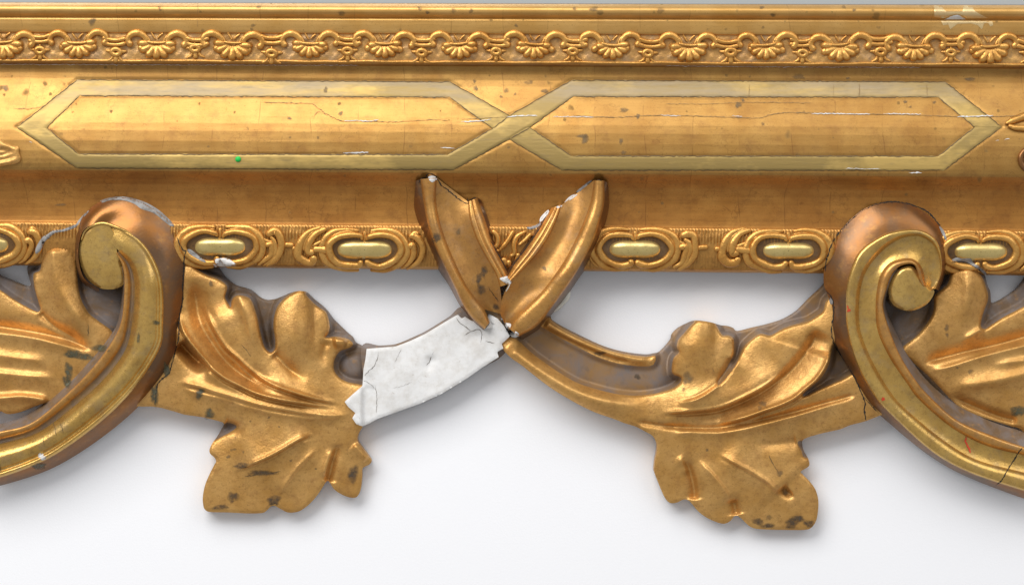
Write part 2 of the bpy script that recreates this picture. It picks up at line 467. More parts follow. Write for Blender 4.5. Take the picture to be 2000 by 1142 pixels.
M_CHIP = fading('gesso chip', (0.75, 0.74, 0.72), 1.5, 500)
M_REDS = fading('red wax spot', (0.55, 0.05, 0.015), 3.0, 100)
M_SMEAR = fading('dark smear', (0.085, 0.062, 0.04), 0.95, 420)
M_GREEN = plain('green sticker paper', (0.01, 0.50, 0.07), 0.6)
M_RED = plain('red wax drip', (0.55, 0.05, 0.015), 0.5)
M_WOOD = plain('dark wood core', (0.12, 0.075, 0.045), 0.7)
M_PALE = gold('rubbed pale gilding', (0.80, 0.60, 0.30), (0.74, 0.52, 0.26), (0.62, 0.40, 0.16), 0.7, 0.40, wornamt=0.3, bumpy=0.4)

def tablemat():
    n = N('white textured paper')
    col = n.mix(n.noise(25, 3), (0.90, 0.905, 0.93, 1), (0.91, 0.915, 0.94, 1))
    n.bump(n.noise(900, 3, 0.6), 0.15, 0.0006)
    return n.done(col, 0.0, 0.65)
M_TABLE = tablemat()
def glassmat():
    n = N('mirror glass')
    n.bump(n.noise(3, 1), 0.02, 0.001)
    return n.done((0.52, 0.55, 0.55, 1), 0.4, 0.08)  # pale grey base stands in for the bright ceiling reflected in it
M_GLASS = glassmat()

# ------------------------------------------------------------------ setting
bx = 3.2
mesh_obj('table_surface', [(-bx, -bx, 0), (bx, -bx, 0), (bx, bx, 0), (-bx, bx, 0)], [(0, 1, 2, 3)], M_TABLE)['kind'] = 'structure'

frame = bpy.data.objects.new('gilt_frame', None); C.objects.link(frame); frame.empty_display_size = 0.05
frame['label'] = 'ornate gilded mirror frame with carved acanthus leaves and broken white gesso, lying on white paper'
frame['category'] = 'frame'

# ------------------------------------------------------------------ rail: swept mouldings
PY = np.array([-12, 8.0, 9.5, 11, 15, 20, 25, 30, 34, 36, 37.5, 40, 50, 60, 66, 67.5, 69, 80, 95, 110, 122, 126, 127.5, 129, 131,
               136, 146, 158, 170, 182, 194, 206, 218, 230, 244, 260, 280, 300, 316, 326, 333, 338, 343, 349, 356, 366, 380, 396, 414, 430, 438, 441,
               442.5, 446, 460, 480, 500, 515, 522, 526, 528])
PH = np.array([84, 84, 90, 97, 104, 106.5, 105.5, 101, 95.5, 92, 93, 94.5, 94, 92, 90.5, 88, 87, 86.5, 86, 85, 84.5, 82, 72, 66, 63.5,
               62.8, 63.2, 65, 68.2, 72.6, 78, 83.8, 89.4, 94.4, 99, 102.8, 106, 107.6, 107.8, 107, 105, 102, 97.5, 91, 84, 75.5, 68, 64, 62.5, 62.4, 63, 63.6,
               68.5, 70, 71, 69.5, 65, 59.5, 55, 47, 40])
def prof(y): return np.interp(y, PY, PH)
def tilt(x, y0): return (x-1000)*(0.0025+0.0075*np.clip(np.asarray(y0, float)/530, 0, 1))
def untilt(x, y):
    y0 = np.asarray(y, float)
    return y0-tilt(x, y0)
def railh(x, y): return prof(untilt(x, y))
XL, XR = -260, 2260

L_top = [(33, 249), (151, 156), (879, 160), (995, 226), (1035, 249), (1116, 305), (1832, 305), (1904, 248)]
L_bot = [(91, 250), (156, 187), (878, 190), (962, 251), (995, 272), (1098, 333), (1843, 333), (1957, 248)]
B_bot = [(33, 249), (151, 329), (885, 332), (995, 272), (1035, 249), (1119, 189), (1832, 190), (1904, 248)]
B_top = [(91, 250), (154, 301), (874, 302), (962, 251), (995, 226), (1116, 157), (1846, 160), (1957, 248)]

def sweep(name, ya, yb, material, dx, dy, extra=None, wobble=0.25):
    xs = np.arange(XL, XR+dx, dx)
    ys = np.unique(np.r_[np.arange(ya, yb, dy), yb, PY[(PY > ya) & (PY < yb)]])
    X, Y = np.meshgrid(xs, ys, indexing='ij')
    H = prof(Y)+wobble*wob(X*0.6, Y*0.8, 0.7)
    if extra is not None: H = H+extra(X, Y)
    v = W(X, Y+tilt(X, Y), H).reshape(-1, 3)
    return mesh_obj(name, v, fix_up(v, grid_faces(len(xs), len(ys))), material, frame)

def panel_extra(X, Y):
    x = X.ravel(); y = (Y+tilt(X, Y)).ravel(); e = np.zeros(len(x))
    k = (x > 10) & (x < 1980)
    for pl in (L_top, L_bot, B_bot, B_top):
        d, _, _ = pdist(x[k], y[k], np.array(pl)); e[k] -= 1.3*np.exp(-(d/2.6)**2)
    return e.reshape(X.shape)

def hatch(X, Y):
    on = sm(443, 447, Y)*(1-sm(466, 480, Y))+0.6*sm(488, 498, Y)*(1-sm(518, 524, Y))
    return on*3.0*np.sin(X*2*np.pi/6.3+0.25*np.sin(X/17)+0.6*np.sin(Y/9))+0.6*wob(X, Y, 5.0)

sight = sweep('sight_moulding', 8.0, 36, G_TOP, 12, 3)
fillet = sweep('flat_fillet', 36, 67.5, G_TOP, 12, 6)
frieze = sweep('shell_frieze', 67.5, 128.5, G_GROUND, 3, 4, lambda X, Y: (1.6*wob(X, Y, 4.0)+0.9*wob(X+40, Y, 8.0))*sm(70, 74, Y)*(1-sm(118, 124, Y)), 0.3)
panel = sweep('panel', 128.5, 339, G_PANEL, 3.2, 3.0, panel_extra, 0.5)
cove = sweep('cove', 339, 441, G_COVE, 8, 4, None, 0.5)
bead_frieze = sweep('bead_frieze', 441, 528, G_FGROUND, 2.1, 3.2, hatch, 0.5)
# back of the rail: the wooden carcass down to the table
xa, xb = XL, XR
pts = []
for x in (xa, xb):
    for (yy, hh) in ((-60, 0.5), (-60, 74), (6, 74), (8.0, 84), (528, 40), (484, 30), (484, 0.5)):
        pts.append(W(x, yy+tilt(x, yy), hh))
mesh_obj('carcass', pts, [(i, (i+1) % 7, 7+(i+1) % 7, 7+i) for i in (0, 1, 2, 4, 5, 6)]+[(0, 1, 2, 3, 4, 5, 6), (13, 12, 11, 10, 9, 8, 7)], M_WOOD, frame, smooth=False)

glass_v = [W(XL, -1400, 80), W(XR, -1400, 80), W(XR, 12+tilt(XR, 0), 80), W(XL, 12+tilt(XL, 0), 80)]
glass_v += [v-np.array([0, 0, 0.0015]) for v in glass_v]
gl = mesh_obj('mirror_glass', glass_v, [(3, 2, 1, 0), (4, 5, 6, 7), (0, 1, 5, 4), (2, 3, 7, 6), (1, 2, 6, 5), (3, 0, 4, 7)], M_GLASS, None, smooth=False)
gl['label'] = 'pale grey mirror glass showing as a thin strip above the gilded moulding'; gl['category'] = 'mirror'

# strapwork bands inlaid in the panel
def strap_strip(ea, eb, lift):
    n = []
    for i in range(len(ea)-1):
        a0, a1, b0, b1 = map(np.array, (ea[i], ea[i+1], eb[i], eb[i+1]))
        k = max(2, int(np.linalg.norm(a1-a0)/7))
        for t in np.arange(k)/k: n.append((a0*(1-t)+a1*t, b0*(1-t)+b1*t))
    n.append((np.array(ea[-1]), np.array(eb[-1])))
    m = 11; G = np.zeros((len(n), m, 3))
    for i, (a, b) in enumerate(n):
        jj = 0.6*math.sin(i*0.9)+0.5*math.sin(i*2.3)
        for j in range(m):
            t = j/(m-1); p = a*(1-t)+b*t; p = p+np.array([0, jj*(1 if j in (0, m-1) else 0)])
            G[i, j, :2] = p
            G[i, j, 2] = railh(p[0], p[1])+0.5*wob(p[0]*0.6, untilt(p[0], p[1])*0.8, 0.7)+(lift if 0 < j < m-1 else -0.8)
    v = W(G[..., 0], G[..., 1], G[..., 2]).reshape(-1, 3)
    return mesh_obj('strap_band', v, fix_up(v, grid_faces(len(n), m)), G_BAND, panel)
strap_strip(L_top, L_bot, 0.35); strap_strip(B_top, B_bot, 0.9)

# ------------------------------------------------------------------ small relief ornaments
def tube_geo(path, radii, hf, flat=0.9, seg=8, lift=0.0, n=6):
    p = cr(np.asarray(path, float), n); r = np.interp(np.linspace(0, 1, len(p)), np.linspace(0, 1, len(radii)), radii)
    # rounded ends
    d0 = p[0]-p[1]; d0 /= np.linalg.norm(d0)+1e-9; d1 = p[-1]-p[-2]; d1 /= np.linalg.norm(d1)+1e-9
    p = np.vstack([p[0]+d0*r[0]*0.8, p[0]+d0*r[0]*0.45, p, p[-1]+d1*r[-1]*0.45, p[-1]+d1*r[-1]*0.8])
    r = np.r_[r[0]*0.2, r[0]*0.8, r, r[-1]*0.8, r[-1]*0.2]
    t = np.gradient(p, axis=0); t /= np.linalg.norm(t, axis=1)[:, None]+1e-9
    nn = np.stack([-t[:, 1], t[:, 0]], 1)
    hc = hf(p[:, 0], p[:, 1])+lift
    an = np.linspace(0, 2*np.pi, seg, endpoint=False)
    G = np.zeros((len(p), seg, 3))
    for j, a in enumerate(an):
        G[:, j, :2] = p+nn*(r*math.cos(a))[:, None]
        G[:, j, 2] = hc+r*math.sin(a)*flat
    v = W(G[..., 0], G[..., 1], G[..., 2]).reshape(-1, 3)
    f = grid_faces(len(p), seg, True)
    f.append(tuple(range(seg))[::-1]); b = (len(p)-1)*seg; f.append(tuple(range(b, b+seg)))
    return v, f

def orient_tube(v, f):
    return f

def tubes_obj(name, tubes, material, parent, collect=True):
    v, f = [], []; n0 = 0
    for (a, b) in tubes:
        v.append(a); f += [tuple(i+n0 for i in q) for q in b]; n0 += len(a)
    o = mesh_obj(name, np.vstack(v), f, material, parent, collect=collect)
    import bmesh
    bm = bmesh.new(); bm.from_mesh(o.data); bmesh.ops.recalc_face_normals(bm, faces=bm.faces); bm.to_mesh(o.data); bm.free()
    return o

SX = [8, 152, 307, 455, 606, 750, 897, 1045, 1194, 1345, 1495, 1640, 1786, 1932]
SX = [-140, -285]+SX+[2080, 2225]
x_ref, y_ref = 1000.0, 87.0
def fh(x, y): return prof(y)
def shell_geo():
    th = np.linspace(math.radians(-12), math.radians(192), 85); rr = np.linspace(0.12, 1, 13)
    G = np.zeros((len(rr)+1, len(th), 3))
    nl = 7
    for i, t in enumerate(th):
        u = (t-th[0])/(th[-1]-th[0]); lob = abs(math.sin(math.pi*nl*u))**0.6
        R = (0.86+0.14*lob)
        rx, ry = 37.0, 33.5
        for j, r in enumerate(rr):
            G[j, i, 0] = x_ref+rx*R*r*math.cos(t)*(1 if math.sin(t) > 0 else 1)
            G[j, i, 1] = y_ref-2+ry*R*r*math.sin(t)+(2*abs(math.cos(t)))
            dome = 3+6.5*math.sin(min(1, r)**0.8*math.pi*0.62)
            G[j, i, 2] = prof(G[j, i, 1])+dome+(lob-0.6)*4.0*sm(0.25, 0.7, r)-7*max(0, r-0.85)/0.15*0.9
        G[len(rr), i] = G[len(rr)-1, i]; G[len(rr), i, 2] = prof(G[len(rr), i, 1])-2
    v = W(G[..., 0], G[..., 1], G[..., 2]).reshape(-1, 3)
    return v, fix_up(v, grid_faces(len(rr)+1, len(th)))
base_pt = W(x_ref, y_ref, 0)
def local(v): return v-base_pt
def rel(pts): return [(x_ref+a, y_ref+b) for a, b in pts]
def mirror(pts): return [(-a, b) for a, b in pts]
horn = [(-31, 10), (-23, 3), (-21, -7), (-27, -15), (-36, -19), (-46, -17.5), (-54, -11), (-55, -3), (-51, 3)]
fin = [(-24, -17), (-18, -11), (-13, -2)]
cup = [(-17, -2), (-8, -0.5), (8, -0.5), (17, -2)]
vl = [(-10, -19), (-7, -14), (-3, -8)]; vr = [(11, -18), (6, -14), (2, -9)]
def T(p, r, **k): return tube_geo(rel(p), r, fh, **k)
sv, sf = shell_geo()
protos = []
def proto(name, tubes, vf=None):
    if vf is None:
        v = np.vstack([a for a, b in tubes]); f = []; n0 = 0
        for a, b in tubes: f += [tuple(i+n0 for i in q) for q in b]; n0 += len(a)
    else: v, f = vf
    o = mesh_obj(name, local(v), f, G_ORN, frieze, collect=False)
    import bmesh
    bm = bmesh.new(); bm.from_mesh(o.data); bmesh.ops.recalc_face_normals(bm, faces=bm.faces); bm.to_mesh(o.data); bm.free()
    protos.append(o); return o
p_shell = mesh_obj('shell', local(sv), sf, G_ORN, frieze, collect=False); protos.append(p_shell)
proto('shell_rim', [T(cup, [2.6, 2.8, 2.8, 2.6], lift=9)])
proto('c_scroll', [T(horn, [6.4, 5.6, 6, 6.8, 7.4, 7.2, 6.4, 6, 6.8], lift=3.5, flat=0.75), T(fin, [1.8, 2.6, 2.4], lift=5)])
proto('c_scroll', [T(mirror(horn), [6.4, 5.6, 6, 6.8, 7.4, 7.2, 6.4, 6, 6.8], lift=3.5, flat=0.75), T(mirror(fin), [1.8, 2.6, 2.4], lift=5)])
proto('sprig', [T(vl, [1.6, 2.2, 1.6], lift=3), T(vr, [1.6, 2.2, 1.6], lift=3)])
kx = 74.5
ring = [(kx+8*math.cos(a), 15+5.5*math.sin(a)) for a in np.linspace(0, 2*math.pi, 13)]
proto('knot', [T(ring, [5]*13, lift=3.5, n=3), T([(kx, 9), (kx, 3)], [3, 1.5], lift=3), T([(kx-9, 14), (kx-19, 13)], [4.6, 2.2], lift=2),
               T([(kx+9, 14), (kx+19, 13)], [4.6, 2.2], lift=2), T([(kx, 21), (kx, 32)], [5, 5.5], lift=1.5),
               T([(kx-5, 22), (kx-9, 29), (kx-17, 33)], [3.2, 3, 1.8], lift=1.5), T([(kx+5, 22), (kx+9, 29), (kx+17, 33)], [3.2, 3, 1.8], lift=1.5)])
proto('link_bar', [T([(kx-21, -13), (kx-8, -9.5), (kx+8, -9.5), (kx+21, -13)], [5, 4.4, 4.4, 5], lift=3.5),
                   T([(kx-21, -3), (kx-8, 0), (kx+8, 0), (kx+21, -3)], [5, 4.2, 4.2, 5], lift=3.5)])
for i, sx in enumerate(SX):
    off = W(sx, y_ref+float(tilt(sx, y_ref)), 88)-W(x_ref, y_ref, 88)
    nxt = SX[SX.index(sx)+1]-sx if sx != SX[-1] and sx not in (-285,) else 148
    for p in protos:
        if i == 0: c = p
        else:
            c = p.copy(); C.objects.link(c); c.parent = frieze
        j = random.Random(i*31+len(p.name)*7)
        a = j.uniform(-0.10, 0.10); s = j.uniform(0.93, 1.08)
        c.location = Vector(base_pt+off)+Vector((j.uniform(-1, 1)*S*1.2, j.uniform(-1, 1)*S*0.8, 0))
        c.rotation_euler = (0, 0, a if p.name.startswith('shell') else a*0.5); c.scale = (s, s, 1)
        c.location.z += (1-s)*0
# long bead below the shells
def long_line(y, r, lift, name, mat_, parent):
    xs = np.arange(XL, XR, 14.0)
    pth = np.stack([xs, y+tilt(xs, y)+0.5*np.sin(xs/31)+0.4*np.sin(xs/13)], 1)
    v, f = tube_geo(pth, [r]*len(pth), railh, lift=lift, n=1)
    return tubes_obj(name, [(v, f)], mat_, parent)
long_line(121.8, 2.6, 1.0, 'edge_bead', G_ORN, frieze)

# bead frieze: cartouches, beads and leaf scrolls
def tilth(x, y): return railh(x, y)
BEADS = [(-36, 479, 'b'), (430, 482, 'a'), (712, 488, 'b'), (1240, 487, 'a'), (1540, 490, 'b'), (1916, 492, 'a'), (2230, 494, 'b')]
def bead_geo(cx, cy, seed):
    r_ = random.Random(seed); a = 54+r_.uniform(-2, 3); b = 20+r_.uniform(-1, 1)
    th = np.linspace(0, 2*np.pi, 48, endpoint=False); rr = np.r_[np.linspace(0.02, 0.9, 8), 0.95, 0.985, 1.0]
    G = np.zeros((len(rr), len(th), 3))
    ex = 2.45
    c, s = np.cos(th), np.sin(th)
    ux = np.sign(c)*np.abs(c)**(2/ex); uy = np.sign(s)*np.abs(s)**(2/ex)
    for j, r in enumerate(rr):
        x = a*r*ux; waist = 1-0.09*np.exp(-(x/19)**2)*r; y = b*r*uy*waist
        G[j, :, 0] = cx+x; G[j, :, 1] = cy+y+0.03*x*r_.uniform(-1, 1)*0
        G[j, :, 2] = railh(G[j, :, 0], G[j, :, 1])-5+20*math.sqrt(max(0, 1-r*r))*(1-0.12*np.exp(-(x/20)**2))
    v = W(G[..., 0], G[..., 1], G[..., 2]).reshape(-1, 3)
    return v, fix_up(v, grid_faces(len(rr), len(th), True))
for bi, (cx, cy, kind) in enumerate(BEADS):
    v, f = bead_geo(cx, cy, bi)
    mesh_obj('bead', v, f, G_BEAD, bead_frieze)
    jr = random.Random(bi*17+3)
    def RT(pts, r, lift=4.5, **k): return tube_geo([(cx+a+jr.uniform(-1.6, 1.6), cy+b+jr.uniform(-1.3, 1.3)) for a, b in pts], [q*2.0*jr.uniform(0.85, 1.15) for q in r] if lift == 4.5 else [q*jr.uniform(0.85, 1.12) for q in r], railh, lift=lift, **({'flat': 0.65} | k))
    # dark disc between bead and cartouche, painting the shade of a recess
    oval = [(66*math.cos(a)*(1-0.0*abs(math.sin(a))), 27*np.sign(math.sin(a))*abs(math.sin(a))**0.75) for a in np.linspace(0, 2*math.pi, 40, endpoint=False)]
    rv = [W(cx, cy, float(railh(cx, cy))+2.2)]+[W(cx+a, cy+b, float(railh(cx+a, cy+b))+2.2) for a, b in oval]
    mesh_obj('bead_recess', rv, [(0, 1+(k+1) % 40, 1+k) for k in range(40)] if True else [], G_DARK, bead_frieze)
    half = [(4, -21), (10, -27), (30, -30), (52, -26), (67, -14), (71, 1), (64, 16), (48, 26), (28, 31), (12, 30), (6, 24)]
    outer = [(13, -38), (34, -39), (58, -35), (76, -22), (83, 0), (76, 19), (60, 31), (38, 38), (14, 39)]
    mid = [(12, -33), (32, -34.5), (55, -30.5), (72, -18), (77.5, 0), (70, 18), (54, 29), (34, 34.5)]
    for sgn in (1, -1):
        h_ = [(sgn*a, b) for a, b in half]; o_ = [(sgn*a, b) for a, b in outer]; m_ = [(sgn*a, b) for a, b in mid]
        tubes_obj('cartouche', [RT(h_, [3.4, 5.4, 6, 6.6, 7.2, 7.4, 7.4, 7.2, 7.2, 7.6, 6.6], 5, flat=1.0), RT(o_, [3.4, 6, 7.5, 8.5, 9, 9, 8, 6.5, 3.6], 1.5, flat=0.75), RT(m_, [2]*8, 4.6)], G_ORN, bead_frieze)
    tubes_obj('cartouche_clasp', [RT([(1, -34), (1, -22), (-1, -17)], [4, 3.4, 2], 3)], G_ORN, bead_frieze)
    sg = 1 if kind == 'a' else -1
    A1 = [(95, -26), (104, -31), (114, -25), (119, -8), (116, 10), (104, 26), (88, 37)]
    A2 = [(90, -4), (97, -6), (101, 2), (98, 14), (90, 25), (76, 35)]
    A3 = [(99, -19), (106, -12), (108, 0), (106, 12), (98, 25), (84, 37)]
    Bq1 = [(86, -44), (108, -36), (123, -20), (130, -2), (128, 12), (116, 23), (104, 23), (100, 17)]
    Bq2 = [(76, -40), (94, -33), (106, -18), (110, -4), (108, 4), (102, 4)]
    Bq3 = [(80, -42), (100, -35), (115, -18), (120, 0)]
    Bq4 = [(76, 0), (90, -2), (98, -2)]
    tubes_obj('link_bar', [RT([(sg*104, -3), (sg*122, -4), (sg*140, -4)], [5, 5, 5], 2), RT([(sg*84, -16), (sg*96, -10), (sg*106, -8)], [3, 4, 3], 3)], G_ORN, bead_frieze)
    pass
    if kind == 'a':
        for nm, P_, r_ in (('leaf_scroll', A1, [4, 4.6, 4.4, 4, 4, 3.6, 2]), ('leaf_scroll', A2, [3, 3.4, 3.2, 3, 2.6, 1.6]), ('leaf_scroll', A3, [2, 2.6, 2.8, 2.8, 2.4, 1.4])):
            tubes_obj(nm, [RT(P_, r_)], G_ORN, bead_frieze)
        if cx > 1000 or True:
            L1 = [(-88, 8), (-84, 22), (-70, 33), (-50, 39)]
            tubes_obj('leaf_scroll', [RT(L1, [2, 3, 3, 1.6], 2)], G_ORN, bead_frieze)
    else:
        for P_, r_ in ((Bq1, [2, 3, 3.8, 4.4, 4.6, 4.6, 4.4, 4]), (Bq2, [2, 3, 3.6, 4, 4, 3.4]), (Bq3, [1.4, 2.2, 2.4, 1.6]), (Bq4, [4, 3.4, 3])):
            tubes_obj('leaf_scroll', [RT([(-a, b) for a, b in P_], r_)], G_ORN, bead_frieze)
        if cx < 1000:
            for P_, r_ in (([(88, -8), (94, -10), (97, 0), (94, 14), (84, 26), (72, 34)], [3, 3.2, 3, 3, 2.6, 1.5]), ([(96, -28), (106, -22), (112, -6), (112, 10), (102, 24), (84, 36)], [3.4, 3.8, 3.6, 3.6, 3.2, 1.6]), ([(92, -26), (98, -33), (104, -30)], [3, 3, 2.5])):
                tubes_obj('leaf_scroll', [RT(P_, r_)], G_ORN, bead_frieze)
# carved tuft showing between the crossed straps, and the hidden stretch beside it
tuft = [([(964, 452), (972, 462), (972, 476), (966, 486), (974, 490)], [5, 5, 4.5, 4, 3]), ([(1002, 452), (994, 466), (984, 480), (976, 488)], [4, 4.5, 4.5, 3]),
        ([(1026, 452), (1010, 462), (1004, 478), (1005, 494), (998, 500)], [3, 5, 5.5, 5, 3.5]), ([(1036, 458), (1024, 470), (1014, 478)], [4, 4, 3]),
        ([(984, 508), (990, 518), (994, 512)], [7, 8, 6]), ([(1012, 498), (1008, 510)], [5, 4])]
for P_, r_ in tuft: tubes_obj('leaf_scroll', [tube_geo(P_, r_, railh, lift=4)], G_ORN, bead_frieze)
# ends of the neighbouring panel ornaments
def end_h(x, y, ol, regs):
    d, _, _ = pdist(x, y, resample(ol, 4, True), True); t = 1-np.clip(d/6, 0, 1)
    h = railh(x, y)+9-7*(1-np.sqrt(np.clip(1-t*t, 0, 1)))
    for P_ in ([(-50, 306), (0, 303), (20, 297), (34, 294)], [(-50, 316), (4, 312), (24, 306), (36, 304)], [(-50, 294), (6, 293), (26, 290)]):
        h = h+stroke(x, y, P_, -6, 4, 4, 1.6, 0.02, 0.25)
    return h+0.5*wob(x, y, 3)
relief('carved_leaf_end', [(-50, 286), (-4, 272), (10, 278), (26, 284), (36, 288), (37, 298), (40, 310), (34, 318), (10, 323), (-50, 328)], end_h, (G_LEAF,), panel, g=2.5, bottom=60)
tubes_obj('carved_leaf_end', [tube_geo([(1966, 241), (1978, 236), (2000, 228), (2050, 215)], [3, 7, 8, 9], railh, lift=4), tube_geo([(1972, 246), (1990, 250), (2050, 250)], [4, 6, 8], railh, lift=4)], G_ORN, panel)
tubes_obj('carved_leaf_end', [tube_geo([(2002, 294), (1995, 304), (1995, 318), (2003, 330)], [6, 6, 6, 6], railh, lift=3), tube_geo([(2010, 300), (2006, 315), (2012, 325)], [8, 10, 8], railh, lift=0)], T_FLANK, panel)

# ------------------------------------------------------------------ carved leaves
# leaf between the left volute and the bare gesso arm
LO = [(352, 486), (366, 488), (390, 504), (416, 518), (428, 524), (440, 540), (460, 556), (480, 562), (494, 568), (506, 579), (520, 585), (536, 584), (550, 579),
      (566, 572), (584, 568), (596, 571), (610, 582), (630, 598), (652, 623), (680, 650), (689, 658), (694, 668), (714, 678), (724, 690), (724, 750), (716, 800), (709, 830), (700, 846),
      (698, 860), (704, 870), (718, 888), (725, 898), (722, 906), (708, 914), (707, 930), (705, 950), (701, 964), (694, 971), (680, 970), (664, 963), (652, 954),
      (645, 943), (640, 938), (634, 944), (624, 960), (610, 978), (594, 992), (580, 999), (562, 1000), (548, 993), (536, 987), (528, 989), (520, 997), (512, 1001),
      (488, 1002), (446, 1000), (410, 999), (400, 994), (397, 986), (396, 970), (400, 948), (408, 928), (418, 908), (422, 900), (419, 893), (411, 886), (409, 878),
      (414, 866), (424, 852), (432, 838), (437, 826), (420, 820), (400, 815), (380, 812), (360, 809), (340, 803), (304, 794), (268, 793), (248, 786), (262, 760), (300, 725), (322, 690),
      (330, 620), (338, 560), (344, 500)]
LT = [(340, 520), (370, 516), (384, 526), (406, 538), (424, 544), (440, 554), (444, 562), (441, 574), (440, 582), (446, 593), (451, 600), (452, 588), (458, 579), (468, 576),
      (484, 580), (492, 588), (498, 604), (504, 624), (508, 646), (514, 670), (520, 682), (529, 688), (537, 680), (537, 660), (534, 640), (535, 620), (541, 600), (552, 585), (564, 576),
      (580, 567), (594, 566), (600, 578), (620, 598), (636, 608), (642, 624), (644, 640), (641, 652), (636, 659), (652, 657), (664, 658), (680, 662), (690, 672), (680, 680), (664, 686),
      (654, 700), (652, 720), (662, 736), (680, 746), (708, 751), (740, 760), (740, 850), (745, 1020), (380, 1020), (385, 880), (424, 857), (445, 846), (461, 835), (459, 829), (444, 825),
      (432, 830), (400, 830), (340, 820), (240, 810), (236, 780), (262, 750), (300, 715), (316, 690), (320, 620)]
lctrl = [(350, 520, 62), (360, 600, 60), (370, 660, 60), (345, 720, 52), (320, 770, 50), (270, 790, 46), (430, 560, 66), (440, 640, 60), (420, 700, 58), (400, 780, 50), (380, 800, 47), (470, 600, 66),
         (490, 660, 62), (500, 730, 56), (500, 790, 54), (585, 590, 58), (580, 640, 64), (560, 720, 58), (640, 660, 56), (680, 668, 50), (640, 740, 52), (600, 800, 54), (680, 800, 52), (700, 840, 46),
         (450, 840, 40), (520, 850, 50), (600, 850, 50), (660, 870, 46), (715, 898, 34), (430, 900, 40), (410, 960, 36), (450, 985, 34), (540, 960, 36), (590, 980, 34), (650, 920, 40), (690, 950, 32), (520, 920, 44)]
lstr = [([(346, 746), (386, 754), (416, 764), (460, 777), (506, 791), (560, 801), (610, 809), (660, 811), (690, 807)], 6.5, 10, 4.5),
        ([(350, 756), (396, 770), (440, 781), (480, 794), (530, 806), (580, 814), (620, 817), (684, 812)], 4, 4, 8),
        ([(398, 590), (406, 616), (424, 650), (442, 678), (464, 698), (490, 722), (520, 744), (560, 761), (620, 779), (668, 788)], 11, 46, 10, 1.1, 0.25, 0.35),
        ([(349, 610), (360, 650), (386, 686), (414, 718), (440, 738), (468, 752), (500, 767), (540, 778), (600, 788), (650, 794)], 13, 15, 7, 1.2, 0.2, 0.4),
        ([(352, 668), (372, 690), (396, 712), (416, 724)], -26, 6, 14, 1.6, 0.05, 0.4),
        ([(380, 540), (382, 580), (392, 630), (416, 672), (446, 710), (490, 742), (540, 762)], -17, 24, 15, 1.6, 0.25, 0.3),
        ([(462, 552), (470, 585), (484, 620), (494, 660), (508, 704)], 8, 22, 12, 1.5, 0.2, 0.5),
        ([(590, 530), (582, 580), (578, 620), (574, 670), (580, 730)], 10, 40, 46, 2.0, 0.02, 0.5),
        ([(616, 560), (614, 610), (616, 650), (612, 700)], -4, 10, 10, 1.6, 0.3, 0.5),
        ([(532, 690), (546, 700), (560, 716), (580, 731), (604, 746)], -7, 12, 9, 1.4, 0.1, 0.5),
        ([(648, 668), (664, 666), (680, 668)], 9, 14, 14, 1.8, 0.3, 0.3),
        ([(640, 662), (632, 690), (636, 720)], -5, 10, 10, 1.5, 0.2, 0.5),
        ([(612, 846), (586, 856), (550, 877), (520, 893), (484, 908), (450, 922)], 12, 10, 50, 1.3, 0.2, 0.4),
        ([(620, 874), (600, 894), (580, 914), (560, 942), (544, 970)], 6, 7, 16, 1.2, 0.25, 0.25),
        ([(662, 866), (652, 890), (646, 912), (640, 940)], -9, 9, 6, 1.5, 0.3, 0.05),
        ([(654, 872), (640, 902), (632, 932)], 6, 8, 8, 1.5, 0.3, 0.2),
        ([(690, 866), (704, 882), (718, 897)], 6, 6, 9, 1.4, 0.2, 0.1),
        ([(440, 830), (460, 834), (480, 842)], -8, 10, 10, 1.6, 0.05, 0.5)]
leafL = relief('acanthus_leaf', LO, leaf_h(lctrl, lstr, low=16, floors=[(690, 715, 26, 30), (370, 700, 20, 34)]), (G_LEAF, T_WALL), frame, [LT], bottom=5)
leafL['label'] = 'gilded acanthus leaf beside the bare white gesso arm'

# leaf and arm between the crossed straps and the right volute
RO = [(970, 648), (1030, 612), (1072, 616), (1078, 624), (1100, 638), (1140, 658), (1180, 676), (1220, 687), (1260, 692), (1276, 690), (1288, 686), (1308, 664), (1312, 652), (1324, 640), (1344, 630), (1364, 626),
      (1388, 629), (1408, 635), (1420, 636), (1432, 640), (1440, 646), (1470, 639), (1500, 632), (1530, 622), (1556, 606), (1580, 582), (1604, 560), (1622, 540), (1650, 560), (1650, 640), (1672, 700), (1710, 760), (1742, 800), (1718, 811),
      (1690, 822), (1660, 830), (1640, 838), (1600, 847), (1570, 857), (1567, 868), (1570, 880), (1578, 894), (1581, 906), (1577, 912), (1564, 920), (1568, 926), (1580, 938), (1592, 954), (1598, 974), (1598, 994),
      (1594, 1016), (1584, 1030), (1570, 1034), (1530, 1034), (1490, 1033), (1470, 1030), (1458, 1022), (1446, 1010), (1436, 1006), (1426, 1017), (1414, 1022), (1400, 1019), (1380, 1010), (1364, 998),
      (1352, 984), (1344, 976), (1334, 975), (1324, 980), (1314, 982), (1306, 980), (1298, 970), (1286, 942), (1278, 920), (1278, 910), (1279, 900), (1283, 880), (1283, 866), (1276, 852), (1260, 842),
      (1240, 832), (1220, 826), (1200, 818), (1160, 804), (1120, 784), (1080, 760), (1050, 738), (1020, 714), (1000, 700), (984, 684), (976, 668)]
